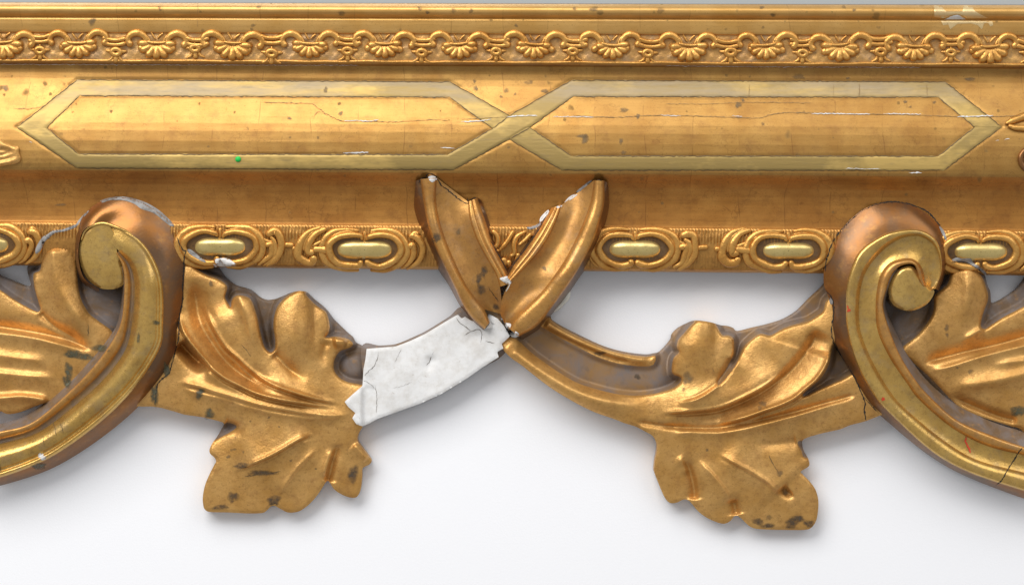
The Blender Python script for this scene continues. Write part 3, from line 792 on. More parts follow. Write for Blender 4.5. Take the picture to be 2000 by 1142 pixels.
RT_ = [(985, 655), (1002, 660), (1016, 668), (1040, 690), (1070, 712), (1100, 732), (1130, 748), (1160, 758), (1200, 768), (1240, 772), (1280, 768), (1308, 760), (1324, 751), (1331, 741), (1326, 735), (1314, 730), (1312, 716),
       (1316, 698), (1326, 688), (1322, 678), (1324, 664), (1336, 650), (1352, 632), (1364, 622), (1390, 624), (1402, 640), (1406, 648), (1412, 655), (1422, 655), (1432, 660), (1434, 674), (1433, 692), (1426, 706), (1416, 724), (1402, 744), (1404, 752),
       (1420, 736), (1436, 714), (1446, 692), (1454, 676), (1470, 660), (1486, 651), (1503, 655), (1514, 650), (1528, 642), (1550, 634), (1576, 628), (1596, 616), (1608, 606), (1618, 582), (1670, 560), (1670, 640), (1632, 668), (1624, 686), (1619, 712), (1604, 738), (1588, 752), (1570, 768),
       (1572, 773), (1600, 760), (1646, 740), (1700, 720), (1770, 800), (1720, 830), (1650, 850), (1610, 860), (1576, 862), (1562, 860), (1558, 866), (1566, 880), (1574, 894), (1620, 890), (1620, 920), (1600, 920), (1640, 1060), (1240, 1060), (1250, 870), (1100, 800), (960, 690), (965, 660)]
RIM = [(1052, 616), (1072, 620), (1080, 628), (1102, 643), (1142, 663), (1182, 681), (1222, 691), (1262, 696), (1280, 694), (1276, 712), (1250, 715), (1210, 710), (1170, 698), (1130, 678), (1092, 658), (1058, 638), (1040, 626)]
rctrl = [(985, 672, 50), (1040, 715, 52), (1110, 765, 54), (1190, 795, 55), (1260, 810, 56), (1060, 630, 44), (1140, 670, 44), (1220, 700, 44), (1270, 700, 42), (1330, 790, 58), (1310, 850, 52), (1400, 800, 58), (1400, 860, 54),
         (1480, 800, 60), (1560, 800, 60), (1640, 790, 58), (1700, 800, 56), (1560, 845, 52), (1640, 830, 50), (1370, 640, 63), (1360, 680, 66), (1330, 710, 62), (1400, 690, 64), (1370, 750, 62), (1480, 680, 66), (1460, 730, 62), (1530, 660, 66),
         (1600, 620, 64), (1610, 680, 66), (1560, 720, 64), (1300, 900, 44), (1310, 970, 32), (1350, 940, 42), (1400, 1000, 34), (1420, 930, 46), (1480, 900, 48), (1560, 900, 42), (1540, 960, 42), (1580, 1000, 34), (1500, 1020, 32), (1450, 980, 40)]
rstr = [([(990, 676), (1020, 700), (1060, 728), (1110, 758), (1160, 778), (1220, 790), (1270, 792)], 12, 16, 20, 1.8, 0.1, 0.5),
        ([(1064, 630), (1100, 650), (1140, 670), (1190, 688), (1240, 700), (1270, 702)], 5, 8, 8, 1.8, 0.05, 0.1),
        ([(1066, 642), (1100, 660), (1150, 683), (1200, 701), (1236, 709)], -5, 4, 4, 1.6, 0.05, 0.2),
        ([(1322, 788), (1360, 780), (1394, 760), (1416, 738), (1436, 712), (1452, 690)], 9, 7, 16, 1.2, 0.25, 0.2),
        ([(1398, 752), (1416, 728), (1432, 700)], -8, 8, 6, 1.5, 0.4, 0.1),
        ([(1290, 806), (1320, 804), (1352, 802), (1390, 798), (1420, 790), (1456, 774), (1490, 756), (1512, 740), (1534, 718)], 11, 26, 7, 1.2, 0.25, 0.25),
        ([(1300, 812), (1352, 808), (1400, 804), (1450, 786), (1490, 766), (1540, 728), (1580, 680), (1600, 640)], -14, 10, 26, 1.5, 0.3, 0.1),
        ([(1400, 826), (1424, 822), (1456, 814), (1490, 802), (1520, 792), (1550, 778), (1572, 760), (1592, 743), (1608, 722), (1617, 702), (1622, 684)], 13, 26, 6, 1.2, 0.25, 0.12),
        ([(1290, 830), (1360, 837), (1420, 834), (1480, 822), (1560, 803), (1640, 780), (1676, 768)], -5, 7, 4, 1.5, 0.1, 0.1),
        ([(1312, 848), (1344, 843), (1380, 844), (1410, 844), (1450, 838), (1500, 826), (1560, 810), (1620, 791), (1660, 780)], 6, 5, 10, 1.4, 0.15, 0.3),
        ([(1240, 823), (1290, 831), (1330, 836)], -4, 5, 5, 1.5, 0.2, 0.3),
        ([(1372, 580), (1366, 636), (1362, 680), (1362, 740)], 7, 48, 48, 2.0, 0.02, 0.5),
        ([(1402, 600), (1398, 650), (1398, 690), (1388, 730)], -4, 12, 12, 1.6, 0.2, 0.5),
        ([(1328, 892), (1340, 904), (1350, 926), (1356, 955), (1356, 975)], -9, 8, 13, 1.3, 0.3, 0.05),
        ([(1322, 890), (1334, 906), (1342, 930)], 5, 9, 9, 1.5, 0.3, 0.3),
        ([(1362, 896), (1390, 926), (1410, 950), (1430, 982)], 7, 9, 18, 1.2, 0.3, 0.2),
        ([(1432, 972), (1438, 1004)], -7, 10, 10, 1.5, 0.3, 0.05),
        ([(1402, 884), (1440, 906), (1470, 922), (1500, 942), (1524, 966)], 9, 32, 16, 1.25, 0.3, 0.15),
        ([(1526, 952), (1538, 962), (1546, 958)], -8, 9, 9, 1.8, 0.2, 0.2),
        ([(1460, 866), (1510, 866), (1556, 860)], -5, 14, 14, 1.5, 0.5, 0.05)]
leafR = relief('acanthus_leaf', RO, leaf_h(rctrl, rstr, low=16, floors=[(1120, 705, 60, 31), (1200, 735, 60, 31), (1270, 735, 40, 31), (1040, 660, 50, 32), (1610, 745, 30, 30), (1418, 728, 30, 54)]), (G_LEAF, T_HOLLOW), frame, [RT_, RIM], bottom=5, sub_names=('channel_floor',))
leafR['label'] = 'gilded acanthus leaf with a curved hollow arm below the crossed straps'

# leaves cut off by the picture edges, behind the volutes
FO = [(165, 440), (148, 446), (122, 450), (100, 456), (80, 470), (68, 495), (58, 510), (53, 526), (58, 546), (60, 557), (48, 557), (20, 546), (0, 538), (-40, 522), (-40, 792), (0, 802), (8, 806), (20, 808), (40, 804), (70, 792), (92, 786), (140, 780), (200, 720), (250, 640),
      (252, 560), (210, 480)]
FT = [(150, 470), (110, 478), (92, 492), (82, 508), (78, 528), (66, 534), (66, 552), (70, 572), (77, 596), (79, 604), (74, 609), (58, 602), (40, 592), (20, 580), (0, 566), (-60, 536), (-60, 830), (100, 812), (160, 790), (178, 745), (214, 690), (222, 652), (194, 628), (176, 614),
      (166, 600), (158, 582), (152, 552), (150, 500)]
fctrl = [(110, 480, 66), (100, 540, 62), (140, 520, 64), (90, 600, 56), (140, 600, 62), (0, 600, 46), (60, 630, 50), (140, 660, 52), (190, 660, 52), (0, 700, 46), (80, 700, 48), (160, 720, 46), (0, 790, 38), (60, 780, 40), (120, 770, 40), (220, 620, 48), (170, 450, 66)]
fstr = [([(104, 478), (106, 520), (120, 570), (160, 630), (190, 654)], 9, 20, 22, 1.6, 0.1, 0.4), ([(76, 608), (100, 632), (130, 650), (165, 668)], -6, 7, 7, 1.4, 0.1, 0.3),
        ([(-20, 636), (60, 648), (120, 661), (184, 684)], -9, 16, 5, 1.4, 0.05, 0.2), ([(-20, 648), (60, 658), (120, 673), (160, 684)], 6, 4, 14, 1.4, 0.05, 0.4),
        ([(-20, 692), (40, 700), (98, 706)], 4, 10, 14, 1.5, 0.05, 0.3), ([(-20, 726), (40, 733), (112, 738)], 5, 8, 16, 1.5, 0.05, 0.3), ([(-20, 778), (10, 776), (40, 774), (70, 777), (94, 782)], 8, 6, 12, 1.4, 0.05, 0.1),
        ([(64, 540), (76, 590)], 3, 8, 8)]
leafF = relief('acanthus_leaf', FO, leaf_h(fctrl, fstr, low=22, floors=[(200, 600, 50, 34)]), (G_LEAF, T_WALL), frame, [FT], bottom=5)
leafF['label'] = 'gilded leaf curling out from behind the flat-eyed volute'
HO = [(1840, 520), (1849, 513), (1870, 511), (1889, 513), (1907, 521), (1923, 537), (1928, 555), (1934, 569), (1935, 580), (1938, 592), (1960, 582), (1984, 566), (2040, 530), (2040, 852), (1992, 836), (1950, 828), (1908, 816), (1868, 800), (1800, 790), (1745, 710), (1720, 640), (1730, 570), (1800, 540)]
HT = [(1858, 532), (1872, 522), (1892, 522), (1910, 532), (1921, 546), (1926, 560), (1930, 574), (1929, 588), (1923, 604), (1917, 624), (1916, 638), (1924, 642), (1932, 637), (1956, 621), (1981, 608), (2000, 598), (2060, 570), (2060, 870), (1990, 838), (1950, 824), (1908, 810), (1868, 790), (1820, 740), (1780, 705), (1758, 684), (1790, 656), (1810, 632), (1821, 612), (1824, 596), (1825, 578), (1836, 567), (1851, 554)]
hctrl = [(1885, 525, 62), (1890, 560, 66), (1850, 580, 62), (1910, 590, 60), (1870, 640, 60), (1800, 680, 52), (1920, 660, 52), (2000, 620, 46), (1850, 700, 50), (1980, 680, 48), (1860, 750, 50), (1980, 740, 50), (1900, 790, 44), (1980, 810, 42), (1800, 720, 46), (2030, 700, 44)]
hstr = [([(1886, 518), (1892, 550), (1890, 590), (1876, 640)], 8, 26, 16, 1.6, 0.1, 0.5), ([(1920, 640), (1900, 652), (1876, 667)], 5, 10, 6, 1.3, 0.1, 0.4), ([(2030, 650), (1976, 666), (1930, 678), (1880, 689), (1800, 710)], -10, 5, 17, 1.4, 0.05, 0.2),
        ([(2030, 668), (1978, 680), (1920, 695), (1860, 714), (1812, 725)], 6, 14, 4, 1.4, 0.05, 0.3), ([(2030, 700), (1980, 706), (1930, 714)], 4, 8, 8, 1.4, 0.05, 0.4), ([(2030, 722), (1980, 736), (1920, 748), (1850, 756)], 8, 14, 20, 1.5, 0.05, 0.4),
        ([(1850, 770), (1900, 792), (1950, 812), (1990, 822)], -9, 8, 10, 1.5, 0.3, 0.1)]
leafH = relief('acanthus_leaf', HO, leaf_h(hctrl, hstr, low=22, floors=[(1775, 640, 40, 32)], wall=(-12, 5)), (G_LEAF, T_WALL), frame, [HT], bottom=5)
leafH['label'] = 'gilded leaf curling out from behind the coiled volute'

# ------------------------------------------------------------------ volute scrolls
def st(rows, hs):
    return [[(x, y, h) for (x, y), h in zip(r, hh)] for r, hh in zip(rows, hs)]
# left volute: rails inner foot, bead in, bead out, band in, band ridge, band edge, flank foot
LV = [[(-60, 848), (-60, 854), (-60, 869), (-60, 877), (-60, 928), (-60, 942), (-60, 957)],
      [(0, 828), (0, 842), (0, 858), (0, 866), (0, 919), (0, 932), (0, 948)],
      [(56, 808), (63, 824), (70, 836), (74, 844), (92, 882), (98, 893), (108, 911)],
      [(122, 756), (134, 766), (143, 780), (150, 788), (186, 815), (197, 823), (212, 844)],
      [(170, 706), (183, 715), (198, 728), (206, 736), (256, 748), (266, 753), (288, 774)],
      [(208, 663), (218, 668), (236, 678), (244, 684), (303, 676), (313, 679), (338, 694)],
      [(230, 628), (237, 626), (250, 628), (258, 630), (309, 628), (319, 630), (350, 632)],
      [(238, 562), (243, 560), (255, 560), (263, 560), (308, 556), (318, 558), (359, 560)],
      [(235, 522), (239, 520), (249, 520), (254, 519), (293, 510), (304, 512), (360, 502)],
      [(224, 497), (226, 494), (229, 493), (232, 490), (268, 474), (278, 474), (347, 463)],
      [(208, 480), (210, 478), (213, 476), (216, 473), (237, 452), (244, 450), (320, 424)],
      [(190, 462), (192, 460), (194, 459), (196, 457), (206, 438), (210, 434), (262, 390)],
      [(172, 456), (174, 454), (175, 453), (176, 452), (180, 442), (182, 438), (205, 390)],
      [(160, 468), (161, 466), (162, 465), (162, 464), (162, 456), (162, 452), (164, 420)],
      [(157, 484), (157, 483), (157, 483), (157, 483), (155, 480), (154, 479), (147, 468)],
      [(160, 510), (159, 510), (158, 510), (158, 510), (155, 510), (154, 510), (148, 512)],
      [(172, 540), (171, 540), (170, 541), (170, 541), (166, 543), (165, 544), (160, 550)],
      [(196, 560), (195, 561), (195, 562), (195, 562), (194, 564), (194, 565), (192, 571)]]
def lh(i):
    fl = [18, 18, 20, 26, 40, 54, 58, 60, 62, 66, 70, 71, 70, 68, 66, 60, 52, 46][i]
    inn = [26, 26, 28, 32, 36, 38, 40, 42, 56, 84, 92, 94, 92, 88, 84, 82, 80, 78][i]
    top = [60, 62, 67, 75, 84, 90, 94, 97, 99, 101, 100, 91, 98, 94, 90, 88, 86, 84][i]
    e = 1 if i < 9 else 0.4
    return [inn, top, top-9*e, top-10*e, top-2*e, top-3*e, fl]
LR = st(LV, [lh(i) for i in range(len(LV))])
def cols(R, a, b): return [r[a:b] for r in R]
volL = loft('volute_scroll', cols(LR[:12], 3, 6), [15, 7], G_BURN, frame, 14, 10, round_=False, fade=True)
volL['label'] = 'volute scroll ending in a smooth flat eye'
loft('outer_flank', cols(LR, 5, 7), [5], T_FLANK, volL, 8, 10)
loft('inner_bead', cols(LR[:10], 1, 3), [7], G_STRAP, volL, 14, 10)
loft('dark_groove', cols(LR[:10], 2, 4), [-4], T_CHAN, volL, 4, 10)
loft('inner_wall', cols(LR[:9], 0, 2), [0], T_WALL, volL, 4, 10)
EYE = [(160, 462), (166, 450), (180, 441), (198, 436), (211, 439), (221, 452), (226, 472), (229, 494), (234, 508), (241, 524), (243, 540), (243, 553), (232, 561), (216, 565), (194, 562), (173, 547), (161, 527), (155, 506), (153, 486), (158, 466)]
eyeb = tps([(165, 455, 91), (182, 440, 94), (200, 438, 96), (212, 450, 97), (220, 470, 96), (226, 492, 94), (240, 530, 91), (240, 552, 87), (214, 562, 85), (180, 548, 83), (158, 515, 84), (155, 480, 88), (195, 510, 93), (205, 535, 92), (182, 490, 93)])
def eye_h(x, y, ol, regs):
    d, _, _ = pdist(x, y, resample(ol, 4, True), True)
    t = 1-np.clip(d/9, 0, 1)
    return eyeb(x, y)-7*(1-np.sqrt(np.clip(1-t*t, 0, 1)))*np.maximum(sm(496, 520, y), sm(185, 170, x))+0.4*wob(x, y, 2)
relief('eye', EYE, eye_h, (G_BURN,), volL, g=3, bottom=50)
tubes_obj('eye_rim', [tube_geo([(159, 468), (166, 451), (180, 441), (200, 436), (222, 442), (246, 452), (262, 462)], [1.6, 2.4, 3, 3.4, 3.6, 3.2, 2], lambda x, y: np.interp(x, [155, 170, 200, 230, 262], [87.0, 92, 96, 98, 98]))], G_BURN, volL)

# right volute
RV = [[(2060, 852), (2060, 888), (2060, 905), (2060, 940), (2060, 974), (2060, 990)],
      [(2000, 842), (2000, 872), (2000, 889), (2000, 922), (2000, 958), (2000, 973)],
      [(1940, 824), (1932, 848), (1924, 869), (1908, 897), (1893, 922), (1888, 930)],
      [(1880, 796), (1868, 819), (1858, 834), (1840, 857), (1820, 881), (1812, 887)],
      [(1834, 764), (1815, 773), (1796, 781), (1768, 797), (1740, 809), (1730, 820)],
      [(1800, 730), (1788, 742), (1771, 748), (1738, 763), (1708, 773), (1692, 784)],
      [(1768, 682), (1756, 690), (1737, 697), (1703, 703), (1674, 712), (1656, 718)],
      [(1746, 640), (1737, 642), (1714, 645), (1681, 646), (1655, 646), (1625, 650)],
      [(1730, 598), (1725, 598), (1710, 597), (1678, 598), (1652, 596), (1624, 598)],
      [(1736, 564), (1732, 562), (1714, 557), (1682, 560), (1654, 556), (1609, 554)],
      [(1744, 543), (1740, 540), (1722, 532), (1692, 530), (1664, 520), (1613, 508)],
      [(1755, 527), (1752, 524), (1737, 514), (1710, 504), (1678, 492), (1632, 463)],
      [(1768, 520), (1766, 517), (1757, 506), (1736, 480), (1704, 470), (1672, 419)],
      [(1780, 519), (1780, 516), (1778, 504), (1764, 465), (1740, 453), (1716, 398)],
      [(1786, 523), (1787, 520), (1793, 512), (1796, 462), (1792, 448), (1778, 400)],
      [(1789, 530), (1790, 528), (1801, 524), (1822, 478), (1827, 466), (1835, 441)],
      [(1791, 538), (1792, 536), (1805, 537), (1834, 503), (1839, 500), (1850, 490)],
      [(1793, 546), (1794, 545), (1807, 549), (1835, 536), (1839, 532), (1846, 532)],
      [(1797, 555), (1798, 554), (1812, 562), (1824, 564), (1828, 564), (1834, 568)]]
def rh(i):
    fl = [18, 18, 20, 24, 36, 48, 56, 58, 60, 62, 64, 66, 70, 71, 70, 68, 66, 60, 54][i]
    inn = [26, 26, 28, 30, 32, 34, 38, 44, 60, 86, 90, 90, 90, 90, 90, 88, 86, 84, 82][i]
    top = [60, 62, 66, 71, 78, 86, 92, 96, 98, 100, 102, 103, 103, 102, 100, 97, 94, 91, 88][i]
    ch = [2, 2, 2, 3, 5, 7, 8, 9, 9, 9, 9, 9, 9, 8, 7, 6, 5, 4, 3][i]
    return [inn, top-1, top-9, top-ch-5, top-4, fl]
RR = st(RV, [rh(i) for i in range(len(RV))])
volR = loft('volute_scroll', cols(RR, 2, 4), [-3], G_BURN, frame, 10, 10)
volR['label'] = 'volute scroll coiling into a small round knob'
loft('outer_roll', cols(RR, 3, 5), [14], G_BURN, volR, 16, 10)
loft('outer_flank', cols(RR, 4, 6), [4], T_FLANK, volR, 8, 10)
loft('inner_bead', cols(RR, 1, 3), [11], G_STRAP, volR, 14, 10)
loft('inner_wall', cols(RR[:12], 0, 2), [0], T_WALL, volR, 4, 10)
EYR = [(1736, 556), (1736, 576), (1742, 592), (1756, 602), (1776, 607), (1796, 602), (1814, 590), (1825, 570), (1816, 560), (1803, 550), (1795, 538), (1789, 526), (1778, 519), (1762, 522), (1748, 533)]
eyrb = tps([(1745, 545, 96), (1742, 580, 94), (1776, 604, 92), (1818, 572, 88), (1790, 526, 97), (1770, 560, 101), (1785, 580, 97), (1760, 535, 100)])
def eyr_h(x, y, ol, regs):
    d, _, _ = pdist(x, y, resample(ol, 4, True), True); t = 1-np.clip(d/8, 0, 1)
    return eyrb(x, y)+3+3*np.sin((x-1745)/14.0)-9*(1-np.sqrt(np.clip(1-t*t, 0, 1)))+0.4*wob(x, y, 2)
relief('knob', EYR, eyr_h, (G_BURN,), volR, g=3, bottom=45)

# ------------------------------------------------------------------ crossed straps
LS = [[(812, 354), (820, 350), (853, 347), (914, 394), (933, 386), (940, 392)],
      [(809, 405), (828, 400), (852, 392), (917, 425), (946, 425), (952, 424)],
      [(820, 446), (837, 444), (859, 432), (930, 465), (959, 466), (965, 463)],
      [(837, 486), (851, 484), (872, 472), (948, 500), (976, 503), (981, 499)],
      [(855, 525), (869, 523), (888, 510), (968, 535), (990, 530), (995, 525)],
      [(877, 558), (886, 557), (908, 552), (976, 560), (1001, 552), (1008, 548)],
      [(899, 598), (906, 599), (927, 580), (980, 588), (1006, 580), (1010, 576)],
      [(920, 626), (926, 625), (946, 604), (985, 615), (1008, 606), (1010, 602)],
      [(940, 646), (946, 643), (957, 628), (985, 640), (1005, 630), (1008, 628)]]
lsh = [[92, 98, 97, 80, 79, 74], [64, 90, 88, 80, 80, 66], [60, 88, 86, 79, 80, 66], [56, 86, 84, 78, 79, 62], [40, 84, 82, 76, 76, 55], [24, 80, 78, 72, 72, 50], [22, 74, 74, 66, 66, 45], [22, 68, 68, 58, 58, 40], [26, 60, 60, 50, 50, 40]]
UP = [0, 9, 14, 14, 14, 14, 8, 6, 5, 5]
DN = [2, 9, 12, 12, 12, 11, 9, 6, 4, 3]
SL = st(LS, [[r[0], r[1]+UP[k]-5, r[2]+UP[k]-DN[k]*0.55, r[3]+UP[k]-DN[k]*0.35, r[4]+UP[k]-6, r[5]] for k, r in enumerate(lsh)])
strapL = loft('crossed_strap', cols(SL[:8], 2, 4), [-12], G_CHAN, frame, 10, 10)
strapL['label'] = 'crossed strap that dives under the other at the crossing'
loft('outer_roll', cols(SL, 1, 3), [16], G_STRAP, strapL, 16, 10)
loft('inner_roll', [[r[3], (r[3][0]*0.52+r[4][0]*0.48, r[3][1]*0.52+r[4][1]*0.48, r[3][2]*0.5+r[4][2]*0.5+1), (r[4][0], r[4][1], r[4][2]-9)] for r in SL[:6]], [7, 6.5], G_STRAP, strapL, 10, 10)
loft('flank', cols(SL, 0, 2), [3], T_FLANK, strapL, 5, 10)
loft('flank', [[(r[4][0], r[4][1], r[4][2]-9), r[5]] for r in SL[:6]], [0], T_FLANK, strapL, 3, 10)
RS = [[(1187, 358), (1181, 353), (1160, 352), (1097, 400), (1076, 406), (1068, 414)],
      [(1190, 400), (1180, 397), (1154, 392), (1087, 430), (1064, 428), (1055, 431)],
      [(1183, 437), (1171, 433), (1141, 430), (1072, 462), (1048, 456), (1040, 455)],
      [(1171, 474), (1158, 472), (1126, 464), (1050, 495), (1026, 488), (1019, 484)],
      [(1153, 512), (1139, 509), (1104, 506), (1024, 524), (1004, 518), (997, 514)],
      [(1131, 543), (1120, 541), (1084, 536), (998, 549), (990, 541), (984, 537)],
      [(1107, 578), (1097, 574), (1060, 567), (984, 574), (980, 568), (978, 566)],
      [(1079, 612), (1072, 608), (1030, 598), (978, 598), (974, 596), (972, 594)],
      [(1054, 642), (1047, 638), (1008, 620), (978, 614), (974, 612), (972, 610)],
      [(1022, 662), (1014, 657), (994, 641), (984, 629), (980, 626), (978, 624)]]
rsh = [[90, 97, 95, 78, 77, 70], [64, 92, 89, 80, 80, 66], [60, 92, 88, 80, 81, 66], [56, 92, 88, 82, 83, 62], [40, 92, 89, 84, 85, 55], [26, 92, 89, 86, 82, 60], [22, 90, 88, 84, 72, 60], [22, 87, 86, 80, 68, 60], [26, 82, 82, 74, 64, 55], [34, 74, 74, 68, 60, 50]]
SR = st(RS, [[r[0], r[1]+UP[k]-5, r[2]+UP[k]-DN[k]*0.55, r[3]+UP[k]-DN[k]*0.35, r[4]+UP[k]-6, r[5]] for k, r in enumerate(rsh)])
strapR = loft('crossed_strap', cols(SR, 2, 4), [-12], G_CHAN, frame, 10, 10)
strapR['label'] = 'crossed strap that lies over the other at the crossing'
loft('outer_roll', cols(SR, 1, 3), [15], G_STRAP, strapR, 16, 10)
loft('inner_roll', [[r[3], (r[3][0]*0.52+r[4][0]*0.48, r[3][1]*0.52+r[4][1]*0.48, r[3][2]*0.5+r[4][2]*0.5+1), (r[4][0], r[4][1], r[4][2]-9)] for r in SR[:6]], [7, 6.5], G_STRAP, strapR, 10, 10)
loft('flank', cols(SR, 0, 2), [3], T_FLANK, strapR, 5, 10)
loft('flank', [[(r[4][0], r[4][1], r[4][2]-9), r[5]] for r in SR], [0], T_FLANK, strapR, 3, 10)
# end faces where the over strap is broken off
def cap(name, pts, material, parent):
    v = W(*[np.array([p[k] for p in pts]) for k in range(3)]); n = len(pts)
    return mesh_obj(name, v, [tuple(range(n))], material, parent, smooth=False)
cap('broken_end', [(1014, 657, 74), (1008, 652, 87), (1000, 646, 86), (994, 641, 74), (984, 629, 68), (984, 630, 30), (994, 642, 30), (1014, 658, 30)], M_GESSO, strapR)
cap('broken_end', [(946, 643, 60), (950, 640, 72), (955, 634, 72), (957, 628, 60), (985, 640, 45), (985, 640, 20), (946, 644, 20)], M_GESSO, strapL)

# ------------------------------------------------------------------ bare arm: wood core and exposed gesso
AW = [(706, 676), (740, 675), (772, 672), (800, 661), (830, 647), (860, 629), (880, 616), (900, 599), (930, 610), (990, 640), (996, 672), (976, 699), (944, 716), (910, 740), (860, 770), (820, 788), (764, 808), (734, 819), (712, 824), (712, 760)]
def core_h(x, y, ol, regs):
    d, _, _ = pdist(x, y, resample(ol, 5, True), True)
    return 40-5*np.clip(1-d/5, 0, 1)+0.3*wob(x, y, 2)
core = relief('arm_core', AW, core_h, (T_WALL,), frame, g=5, bottom=14)
AG = [(716, 681), (740, 679), (772, 676.5), (800, 666), (830, 652), (860, 634), (880, 622), (894, 614), (902, 622), (908, 618), (920, 626), (934, 630), (948, 640), (954, 612), (972, 622), (984, 636), (996, 656), (988, 664), (980, 671), (983, 680), (971, 687), (974, 697), (944, 716),
      (910, 740), (860, 770), (820, 788), (764, 808), (736, 818), (722, 826), (708, 832), (696, 828), (688, 816), (694, 806), (680, 794), (673, 784), (686, 772), (708, 753), (710, 720), (714, 700)]
def ges_h(x, y, ol, regs):
    d, _, _ = pdist(x, y, resample(ol, 4, True), True)
    h = 50+0.012*(900-x)+4*sm(708, 706, x)*0
    h = h+7*(1-sm(704, 710, x))                       # leftover lip lying on the leaf
    h = h-2.5*sm(708, 714, x)*(1-sm(730, 736, x))*sm(750, 760, y)
    h = h+1.8*wob(x*1.0, y*1.0, 0.8)+0.35*wob(x+30, y, 3.2)
    h = h+6*sm(940, 975, x)
    for (px, py, r, a) in ((842, 704, 9, -5), (838, 716, 8, -3), (930, 655, 12, -4), (720, 740, 10, -1)):
        h = h+a*np.exp(-((x-px)**2+(y-py)**2)/r**2)
    t = 1-np.clip(d/3.5, 0, 1)
    return h-3.5*(1-np.sqrt(np.clip(1-t*t, 0, 1)))
ges = relief('exposed_gesso', AG, ges_h, (M_GESSO,), core, g=3, bottom=24, smooth_outline=False)
ges['label'] = 'bare white gesso where the gilding has broken away'
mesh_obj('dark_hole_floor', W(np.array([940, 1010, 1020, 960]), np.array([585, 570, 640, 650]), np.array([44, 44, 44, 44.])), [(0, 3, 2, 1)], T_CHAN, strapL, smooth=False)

# ------------------------------------------------------------------ surface marks laid on what has been built
bvh = BVHTree.FromPolygons([Vector(v) for v in np.vstack(ALLV)], ALLF)
CAMP = Vector((0, 0, DC*S))
def drape(x, y, lift=0.6):
    d = Vector(W(x, y, 60.0))-CAMP; d.normalize()
    hit = bvh.ray_cast(CAMP, d)
    if hit[0] is None: return np.array(W(x, y, 0.5))
    return np.array(hit[0]-d*lift*S)
def ribbon(paths, material, parent, name='crack', lift=0.6, step=3.0, jit=0.35):
    for pts, w in paths:
        v, f = [], []
        p = resample(cr(pts, 5) if len(pts) > 2 else np.asarray(pts, float), step)
        t = np.gradient(p, axis=0); t /= np.linalg.norm(t, axis=1)[:, None]+1e-9
        nn = np.stack([-t[:, 1], t[:, 0]], 1); n = len(p)
        p = p+nn*rng.normal(0, 0.45, n)[:, None]
        ww = w*0.5*(1+jit*rng.normal(0, 1, n)); ww = np.clip(ww, 0.25*w, 1.2*w)
        e = np.minimum(np.arange(n), np.arange(n)[::-1])/3.0; ww = ww*np.clip(0.25+e, 0.25, 1)
        for i in range(n):
            v.append(drape(*(p[i]-nn[i]*ww[i]), lift)); v.append(drape(*(p[i]+nn[i]*ww[i]), lift))
        for i in range(n-1): f.append((2*i, 2*i+1, 2*i+3, 2*i+2))
        mesh_obj(name, v, f, material, parent, collect=False)
def blotch(items, material, parent, name, lift=0.7):
    """irregular flat spots that fade out at the rim: (x,y,rx,ry)"""
    for it in items:
        v, f = [], []
        x, y, rx, ry = it[:4]; ph = rng.uniform(0, 6.28, 3); n = 16; fade = [1.0]
        v.append(drape(x, y, lift))
        rings = (0.35, 0.7, 1.0, 1.3)
        for ri, ring_ in enumerate(rings):
            for k in range(n):
                a = 2*math.pi*k/n
                r = ring_*(1+0.16*math.sin(2*a+ph[0])+0.12*math.sin(3*a+ph[1])+0.10*math.sin(5*a+ph[2]))
                v.append(drape(x+rx*r*math.cos(a), y+ry*r*math.sin(a), lift)); fade.append((1.0, 0.85, 0.5, 0.0)[ri])
        for k in range(n):
            k2 = (k+1) % n
            f.append((0, 1+k2, 1+k))
            for q in range(len(rings)-1): f.append((1+q*n+k, 1+q*n+k2, 1+(q+1)*n+k2, 1+(q+1)*n+k))
        o = mesh_obj(name, v, f, material, parent, collect=False)
        at = o.data.attributes.new('fade', 'FLOAT', 'POINT'); at.data.foreach_set('value', fade)
def flake(pts, material, parent, name='gesso_flake', thick=1.8, g=2.5, smooth=True):
    ol = cr(pts, 3, True) if smooth else np.asarray(pts, float)
    V, F, ol = tri_field(ol, [], g)
    d, _, _ = pdist(V[:, 0], V[:, 1], ol, True)
    v = [drape(x, y, -0.5+thick*min(1.0, dd/2.0)+0.5*thick*float(wob(np.array(x*3.0), np.array(y*3.0), 1.6))*min(1, dd/2)+0.8) for (x, y), dd in zip(V, d)]
    return mesh_obj(name, v, fix_up(np.array(v), [tuple(t) for t in F]), material, parent, collect=False)

# grime in the incised outlines of the strapwork
ribbon([(L_top[:4], 2.0), (L_top[4:], 2.0), (L_bot[:4], 2.0), (L_bot[4:], 2.0), (B_bot[:4], 2.0), (B_bot[4:], 2.0), (B_top[:4], 2.0), (B_top[4:], 2.0), (B_top[3:5], 1.3), (B_bot[3:5], 1.6)] and
       [([a, b], 1.3) for pl in (L_top, L_bot, B_bot, B_top) for a, b in zip(pl[:-1], pl[1:]) if not (pl in (L_top, L_bot) and 940 < (a[0]+b[0])/2 < 1040)], M_LINE, panel, 'incised_line', 1.0, 5.0, 0.25)
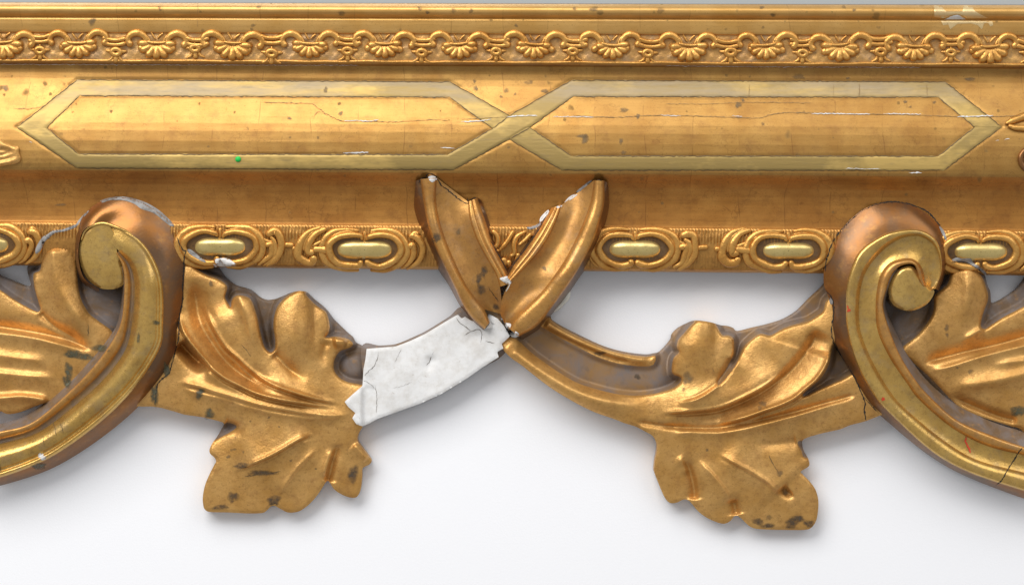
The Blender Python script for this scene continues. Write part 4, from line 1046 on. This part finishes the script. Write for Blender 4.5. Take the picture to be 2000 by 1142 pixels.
# edge shadows lines of mouldings are real; these are open joints and cracks
ribbon([([(363, 488), (360, 505), (359, 530), (357, 560), (357, 588), (350, 622), (349, 660), (341, 690), (330, 728), (318, 738), (307, 752), (304, 786)], 2.2)], M_CRACK, leafL)
ribbon([([(346, 464), (352, 480), (361, 490), (366, 488)], 2.0), ([(368, 490), (378, 496), (396, 506)], 2.6)], M_CRACK, volL)
ribbon([([(1612, 566), (1622, 578), (1627, 590), (1628, 614), (1624, 644), (1629, 672), (1640, 690), (1664, 728), (1678, 756), (1683, 770), (1690, 786), (1688, 800), (1692, 822)], 2.0), ([(1688, 776), (1702, 792), (1716, 806)], 1.4)], M_CRACK, leafR)
ribbon([([(1612, 530), (1614, 508), (1628, 470), (1648, 443), (1678, 415), (1706, 401), (1740, 394), (1778, 399), (1812, 414), (1836, 441)], 2.2)], M_CRACK, volR)
ribbon([([(1998, 872), (1986, 888), (1974, 908), (1964, 924), (1956, 938), (1945, 948)], 2.0)], M_CRACK, volR)
ribbon([([(818, 358), (822, 350), (832, 346), (836, 340), (846, 341), (854, 348), (862, 362), (876, 372), (890, 384), (904, 394), (914, 398)], 1.8), ([(914, 398), (913, 386)], 2.0), ([(916, 392), (926, 387), (934, 387)], 1.8)], M_CRACK, strapL)
ribbon([([(958, 470), (974, 498), (990, 528)], 1.6), ([(954, 560), (964, 576), (974, 588)], 1.0)], M_CRACK, strapL)
ribbon([([(1070, 414), (1050, 452), (1024, 488), (996, 526)], 1.3), ([(1164, 352), (1176, 353)], 1.6), ([(978, 622), (986, 634), (990, 644), (998, 655), (1008, 658)], 3.4)], M_CRACK, strapR)
ribbon([([(739, 688), (737, 700), (730, 714), (722, 722), (712, 733)], 1.09), ([(733, 754), (736, 776), (735, 806)], 0.88), ([(891, 620), (898, 630), (908, 637), (920, 646)], 1.02), ([(906, 655), (922, 646), (936, 644), (941, 652), (938, 668)], 0.88), ([(948, 666), (966, 671)], 0.95),
        ([(784, 680), (778, 694), (770, 708)], 0.48), ([(848, 686), (844, 692)], 0.82), ([(842, 696), (839, 706), (833, 712)], 1.63), ([(709, 742), (724, 750), (734, 760)], 0.54), ([(805, 745), (790, 752), (765, 758)], 0.34)], M_FINE, ges)
# cracks along the panel: thin dark line with bare gesso showing in places
ribbon([([(512, 200), (560, 201), (610, 203), (622, 212), (660, 234), (690, 236), (770, 238), (840, 234), (880, 236)], 0.75), ([(1120, 226), (1200, 229), (1290, 225), (1400, 228), (1480, 230), (1530, 220), (1640, 222), (1760, 224), (1900, 228), (1998, 226)], 0.88),
        ([(1300, 203), (1380, 203), (1460, 200), (1585, 201)], 0.61), ([(610, 232), (622, 218), (640, 226)], 0.48), ([(28, 212), (60, 212), (90, 206)], 0.68), ([(900, 233), (1000, 228)], 0.68),
        ([(1463, 163), (1463, 190)], 0.68), ([(1628, 164), (1628, 188)], 0.68), ([(1678, 163), (1678, 189)], 0.95), ([(1810, 162), (1811, 188)], 0.54), ([(387, 4), (386, 30)], 0.68), ([(386, 38), (386, 56)], 0.54)], M_HAIR, panel, 'hairline_crack', 1.4)
ribbon([([(672, 236), (720, 236), (740, 234)], 1.22), ([(900, 238), (940, 236), (960, 233)], 1.36), ([(990, 229), (1020, 226), (1050, 226)], 1.50), ([(1080, 228), (1130, 228), (1160, 229)], 0.95), ([(1290, 225), (1330, 227)], 0.95), ([(1430, 226), (1450, 228)], 1.09),
        ([(1585, 222), (1640, 222), (1700, 223)], 1.22), ([(1725, 222), (1800, 223)], 1.09), ([(1870, 228), (1940, 226)], 1.50), ([(670, 299), (720, 298)], 2.04), ([(860, 288), (888, 290)], 1.36), ([(1775, 337), (1800, 338)], 2.04), ([(1650, 329), (1720, 330)], 0.88), ([(1962, 273), (1972, 271)], 2.04), ([(1945, 275), (1952, 274)], 1.09), ([(62, 279), (58, 276)], 2.04),
        ([(0, 126), (300, 127), (700, 128)], 0.61), ([(1300, 129), (1500, 131), (1800, 132)], 0.75)], M_GESSO, panel, 'gesso_line', 1.5)
# bare gesso flakes along breaks
flake([(836, 346), (842, 343), (850, 345), (854, 350), (847, 355), (843, 356), (838, 351)], M_GESSO, strapL)
flake([(420, 507), (432, 504), (446, 505), (460, 515), (462, 519), (440, 521), (425, 519)], M_GESSO, bead_frieze)
flake([(366, 487), (374, 488), (390, 501), (402, 510), (398, 512), (380, 502), (368, 493)], M_GREY, bead_frieze, thick=1.2)
flake([(417, 516), (425, 518), (424, 522), (418, 520)], M_GESSO, bead_frieze)
flake([(976, 544), (986, 540), (992, 540), (999, 551), (994, 556), (986, 552)], M_GESSO, strapL)
flake([(986, 556), (996, 552), (994, 562), (984, 574), (982, 566)], M_PUTTY, strapL)
flake([(976, 620), (984, 624), (988, 630), (998, 632), (996, 640), (990, 642), (984, 632)], M_GESSO, strapR)
flake([(996, 650), (1008, 647), (1014, 654), (1006, 659), (996, 656)], M_GESSO, strapR)
flake([(1110, 386), (1120, 380), (1128, 380), (1118, 388), (1106, 394), (1102, 396)], M_GESSO, strapR, thick=1.2, g=2)
flake([(1086, 404), (1096, 400), (1098, 403), (1088, 407)], M_GESSO, strapR, thick=1, g=2)
flake([(1056, 424), (1070, 410), (1072, 414), (1062, 428), (1054, 434)], M_GESSO, strapR, thick=1.2, g=2)
flake([(1028, 444), (1046, 440), (1054, 434), (1056, 438), (1046, 446), (1034, 448)], M_GREY, strapR, thick=1.2, g=2)
flake([(1126, 374), (1140, 362), (1152, 353), (1156, 354), (1142, 366), (1130, 376)], M_GREY, strapR, thick=1.0, g=2)
flake([(196, 392), (215, 386), (240, 384), (262, 388), (286, 396), (310, 410), (330, 428), (340, 440), (334, 442), (318, 430), (300, 416), (276, 408), (262, 398), (240, 391), (215, 391), (200, 396)], M_GREY, volL, thick=1.5)
flake([(148, 440), (152, 432), (164, 418), (173, 411), (172, 415), (160, 428), (152, 440)], M_GREY, volL, thick=1.2, g=2)
flake([(82, 464), (92, 458), (104, 450), (122, 448), (140, 441), (150, 438), (148, 444), (126, 452), (108, 455), (96, 464), (86, 474), (80, 488), (70, 496), (70, 484)], M_GREY, leafF, thick=1.4, g=2.2)
ribbon([([(70, 494), (80, 480), (90, 466), (98, 466)], 2.6), ([(98, 452), (120, 449), (146, 441), (149, 432)], 1.2)], M_CRACK, leafF)
flake([(1834, 440), (1842, 448), (1848, 462), (1848, 470), (1843, 462), (1836, 448)], M_GREY, volR, thick=1.0, g=2)
flake([(1858, 508), (1868, 503), (1880, 505), (1896, 505), (1900, 512), (1912, 520), (1926, 532), (1924, 537), (1914, 528), (1900, 519), (1884, 511), (1868, 510)], M_GREY, leafH, thick=1.3, g=2)
ribbon([([(1858, 512), (1872, 511), (1888, 513), (1904, 521), (1918, 532)], 2.4)], M_CRACK, leafH)
flake([(1619, 582), (1626, 584), (1627, 592), (1622, 594)], M_GREY, leafR, thick=1, g=2)
ribbon([([(1842, 40), (1862, 30), (1872, 29), (1884, 39)], 1.0)], M_PALE, sight, 'rubbed_edge', 1.0)
flake([(1846, 38.5), (1858, 31.5), (1870, 29.5), (1878, 32), (1886, 38.5)], M_GESSO, sight, thick=0.8, g=2, smooth=False)
flake([(1824, 11), (1838, 12), (1848, 23), (1880, 23), (1882, 11), (1898, 12), (1904, 22), (1914, 28), (1930, 36), (1888, 36), (1878, 30), (1868, 27), (1856, 31), (1846, 36), (1825, 34)], M_PALE, sight, 'rubbed_patch', thick=0.5, g=2.5, smooth=False)
flake([(1838, 41), (1900, 41), (1938, 42), (1940, 50), (1934, 52), (1930, 45), (1922, 46), (1918, 58), (1910, 50), (1896, 46), (1870, 47), (1856, 58), (1852, 48), (1842, 50)], M_PALE, fillet, 'rubbed_patch', thick=0.5, g=2.5, smooth=False)
# hardened putty squeezed out below the over strap
pv, pf = tube_geo([(1110, 571), (1106, 582), (1098, 592), (1090, 601), (1081, 608)], [5, 6, 4.5, 4.5, 2.5], lambda x, y: 22+0*x, lift=0)
tubes_obj('putty_drip', [(pv, pf)], M_PUTTY, strapR, collect=False)

# fly specks and stains that can be told apart
spots = [(180, 43, 6, 7), (311, 15, 3, 2.6), (313, 20, 2.6, 2.4), (505, 14, 3.6, 3), (494, 50, 4, 3), (492, 58, 3, 3), (667, 27, 7, 4), (10, 172, 7, 5), (820, 17, 4, 4), (835, 25, 4, 3), (886, 21, 5, 4), (920, 22, 4, 4), (1008, 50, 3, 3), (1160, 18, 7, 5), (1290, 21, 7, 5), (1122, 17, 4, 3), (1488, 15, 4, 3), (1509, 30, 5, 3), (1490, 54, 3, 2.6), (1716, 54, 3.4, 2.6), (1648, 14, 4, 3), (1668, 20, 3, 3),
         (1033, 161, 7, 4), (1064, 178, 6, 4), (989, 177, 4, 5), (929, 173, 5, 4), (927, 159, 3, 3), (979, 189, 3, 2.6), (1006, 184, 2.6, 2.4), (1219, 215, 8, 4), (1213, 276, 4, 5), (1442, 205, 5, 6), (1451, 196, 3, 3), (1143, 272, 6, 8), (1138, 266, 12, 3), (1218, 298, 4, 4), (565, 231, 4, 3), (665, 222, 4, 4), (636, 176, 4, 5), (1768, 199, 3.4, 3), (1778, 209, 3, 2), (1825, 200, 3, 3), (1490, 242, 3, 3), (1246, 227, 4, 4), (1656, 153, 4, 2), (1560, 150, 12, 4), (1895, 155, 8, 4),
         (412, 554, 4, 5), (895, 453, 4, 6), (1063, 524, 4, 4), (1343, 738, 8, 13), (1335, 760, 3, 4), (1490, 788, 6, 5), (1484, 796, 4, 4), (1381, 878, 3, 2.6), (1523, 924, 5, 6), (1534, 961, 6, 5), (1502, 1010, 6, 4), (1895, 725, 4, 4), (1870, 718, 2, 2), (1849, 640, 4, 6), (1850, 654, 3, 4), (119, 400, 9, 2.4), (452, 878, 3, 2), (458, 877, 3, 2), (446, 891, 4, 3), (475, 882, 2, 2), (568, 899, 3, 2), (617, 915, 2, 2), (460, 853, 2, 2), (525, 815, 2.4, 2), (489, 822, 2, 2), (545, 833, 1.6, 1.6)]
blotch(spots, M_SPECK, frame, 'fly_speck')
smear = [(472, 909, 14, 5), (512, 923, 26, 4), (535, 977, 12, 9), (455, 970, 9, 10), (430, 990, 16, 4), (690, 925, 10, 14), (1546, 1022, 12, 8), (1580, 1022, 8, 7), (1558, 1012, 14, 5), (1480, 1018, 10, 6), (1500, 1026, 12, 4), (1172, 690, 9, 4), (1245, 735, 5, 5), (852, 465, 8, 9), (945, 530, 6, 10), (940, 565, 8, 8), (935, 545, 5, 9)]
blotch(smear, M_SMEAR, frame, 'dark_smear')
blotch([(968, 599, 6, 5)], M_SMEAR, strapL, 'nail_hole')  # flat dark spot painting the darkness inside a hole
blotch([(389, 772, 6, 7), (392, 764, 7, 4), (409, 808, 10, 8), (302, 772, 6, 20), (325, 722, 5, 14)], M_VERD, leafL, 'verdigris_spot')
blotch([(134, 725, 8, 14), (142, 690, 14, 7), (160, 696, 20, 6), (196, 680, 14, 7), (130, 745, 7, 10)], M_VERD, leafF, 'verdigris_spot')
blotch([(1990, 802, 14, 10)], M_VERD, leafH, 'verdigris_spot')
blotch([(305, 630, 6, 4), (76, 910, 14, 5), (270, 660, 3, 8)], M_VERD, volL, 'verdigris_spot')
ribbon([([(118, 884+20), (98, 908), (70, 926)], 7)], M_VERD, volL, 'dark_scuff')
blotch([(83, 893, 7, 4), (80, 889, 4, 5)], M_CHIP, volL, 'gesso_chip')
ribbon([([(1654, 596), (1657, 604)], 3.0), ([(1888, 852), (1886, 862), (1892, 874), (1896, 884)], 3.0)], M_RED, volR, 'red_drip', 1.0, 2.0, 0.15)
blotch([(1658, 606, 3.2, 2.8), (1725, 779, 2.6, 3.4)], M_REDS, volR, 'red_drip', 1.2)
ribbon([([(1502, 888), (1508, 902), (1522, 924)], 1.0), ([(478, 930), (520, 924), (548, 920)], 1.6), ([(470, 672), (480, 682), (490, 696)], 0.9), ([(1392, 718), (1396, 728)], 1.0), ([(172, 634), (172, 656)], 1.4)], M_LINE, frame, 'scratch', 0.8)
ribbon([([(104, 824), (110, 850)], 0.9), ([(116, 822), (125, 848)], 0.9), ([(84, 850), (86, 872)], 0.7), ([(0, 905), (1, 925)], 1.2)], M_LINE, volL, 'scratch', 0.8)

# green dot sticker on the lower strap band
x0, y0 = 465.0, 311.0; n = 24; hh = float(railh(x0, y0)); v = []; f = []
for lift in (1.6, 2.4):
    for k in range(n):
        a = 2*math.pi*k/n; xx, yy = x0+5.6*math.cos(a), y0+5.6*math.sin(a)
        v.append(W(xx, yy, float(railh(xx, yy))+lift))
v.append(W(x0, y0, hh+2.5)); 
for k in range(n):
    k2 = (k+1) % n; f.append((k, k2, n+k2, n+k)); f.append((n+k, n+k2, 2*n))
sk = mesh_obj('dot_sticker', v, fix_up(np.array(v), f), M_GREEN, None, collect=False)
sk['label'] = 'tiny round bright green dot sticker on the lower strapwork band'; sk['category'] = 'sticker'
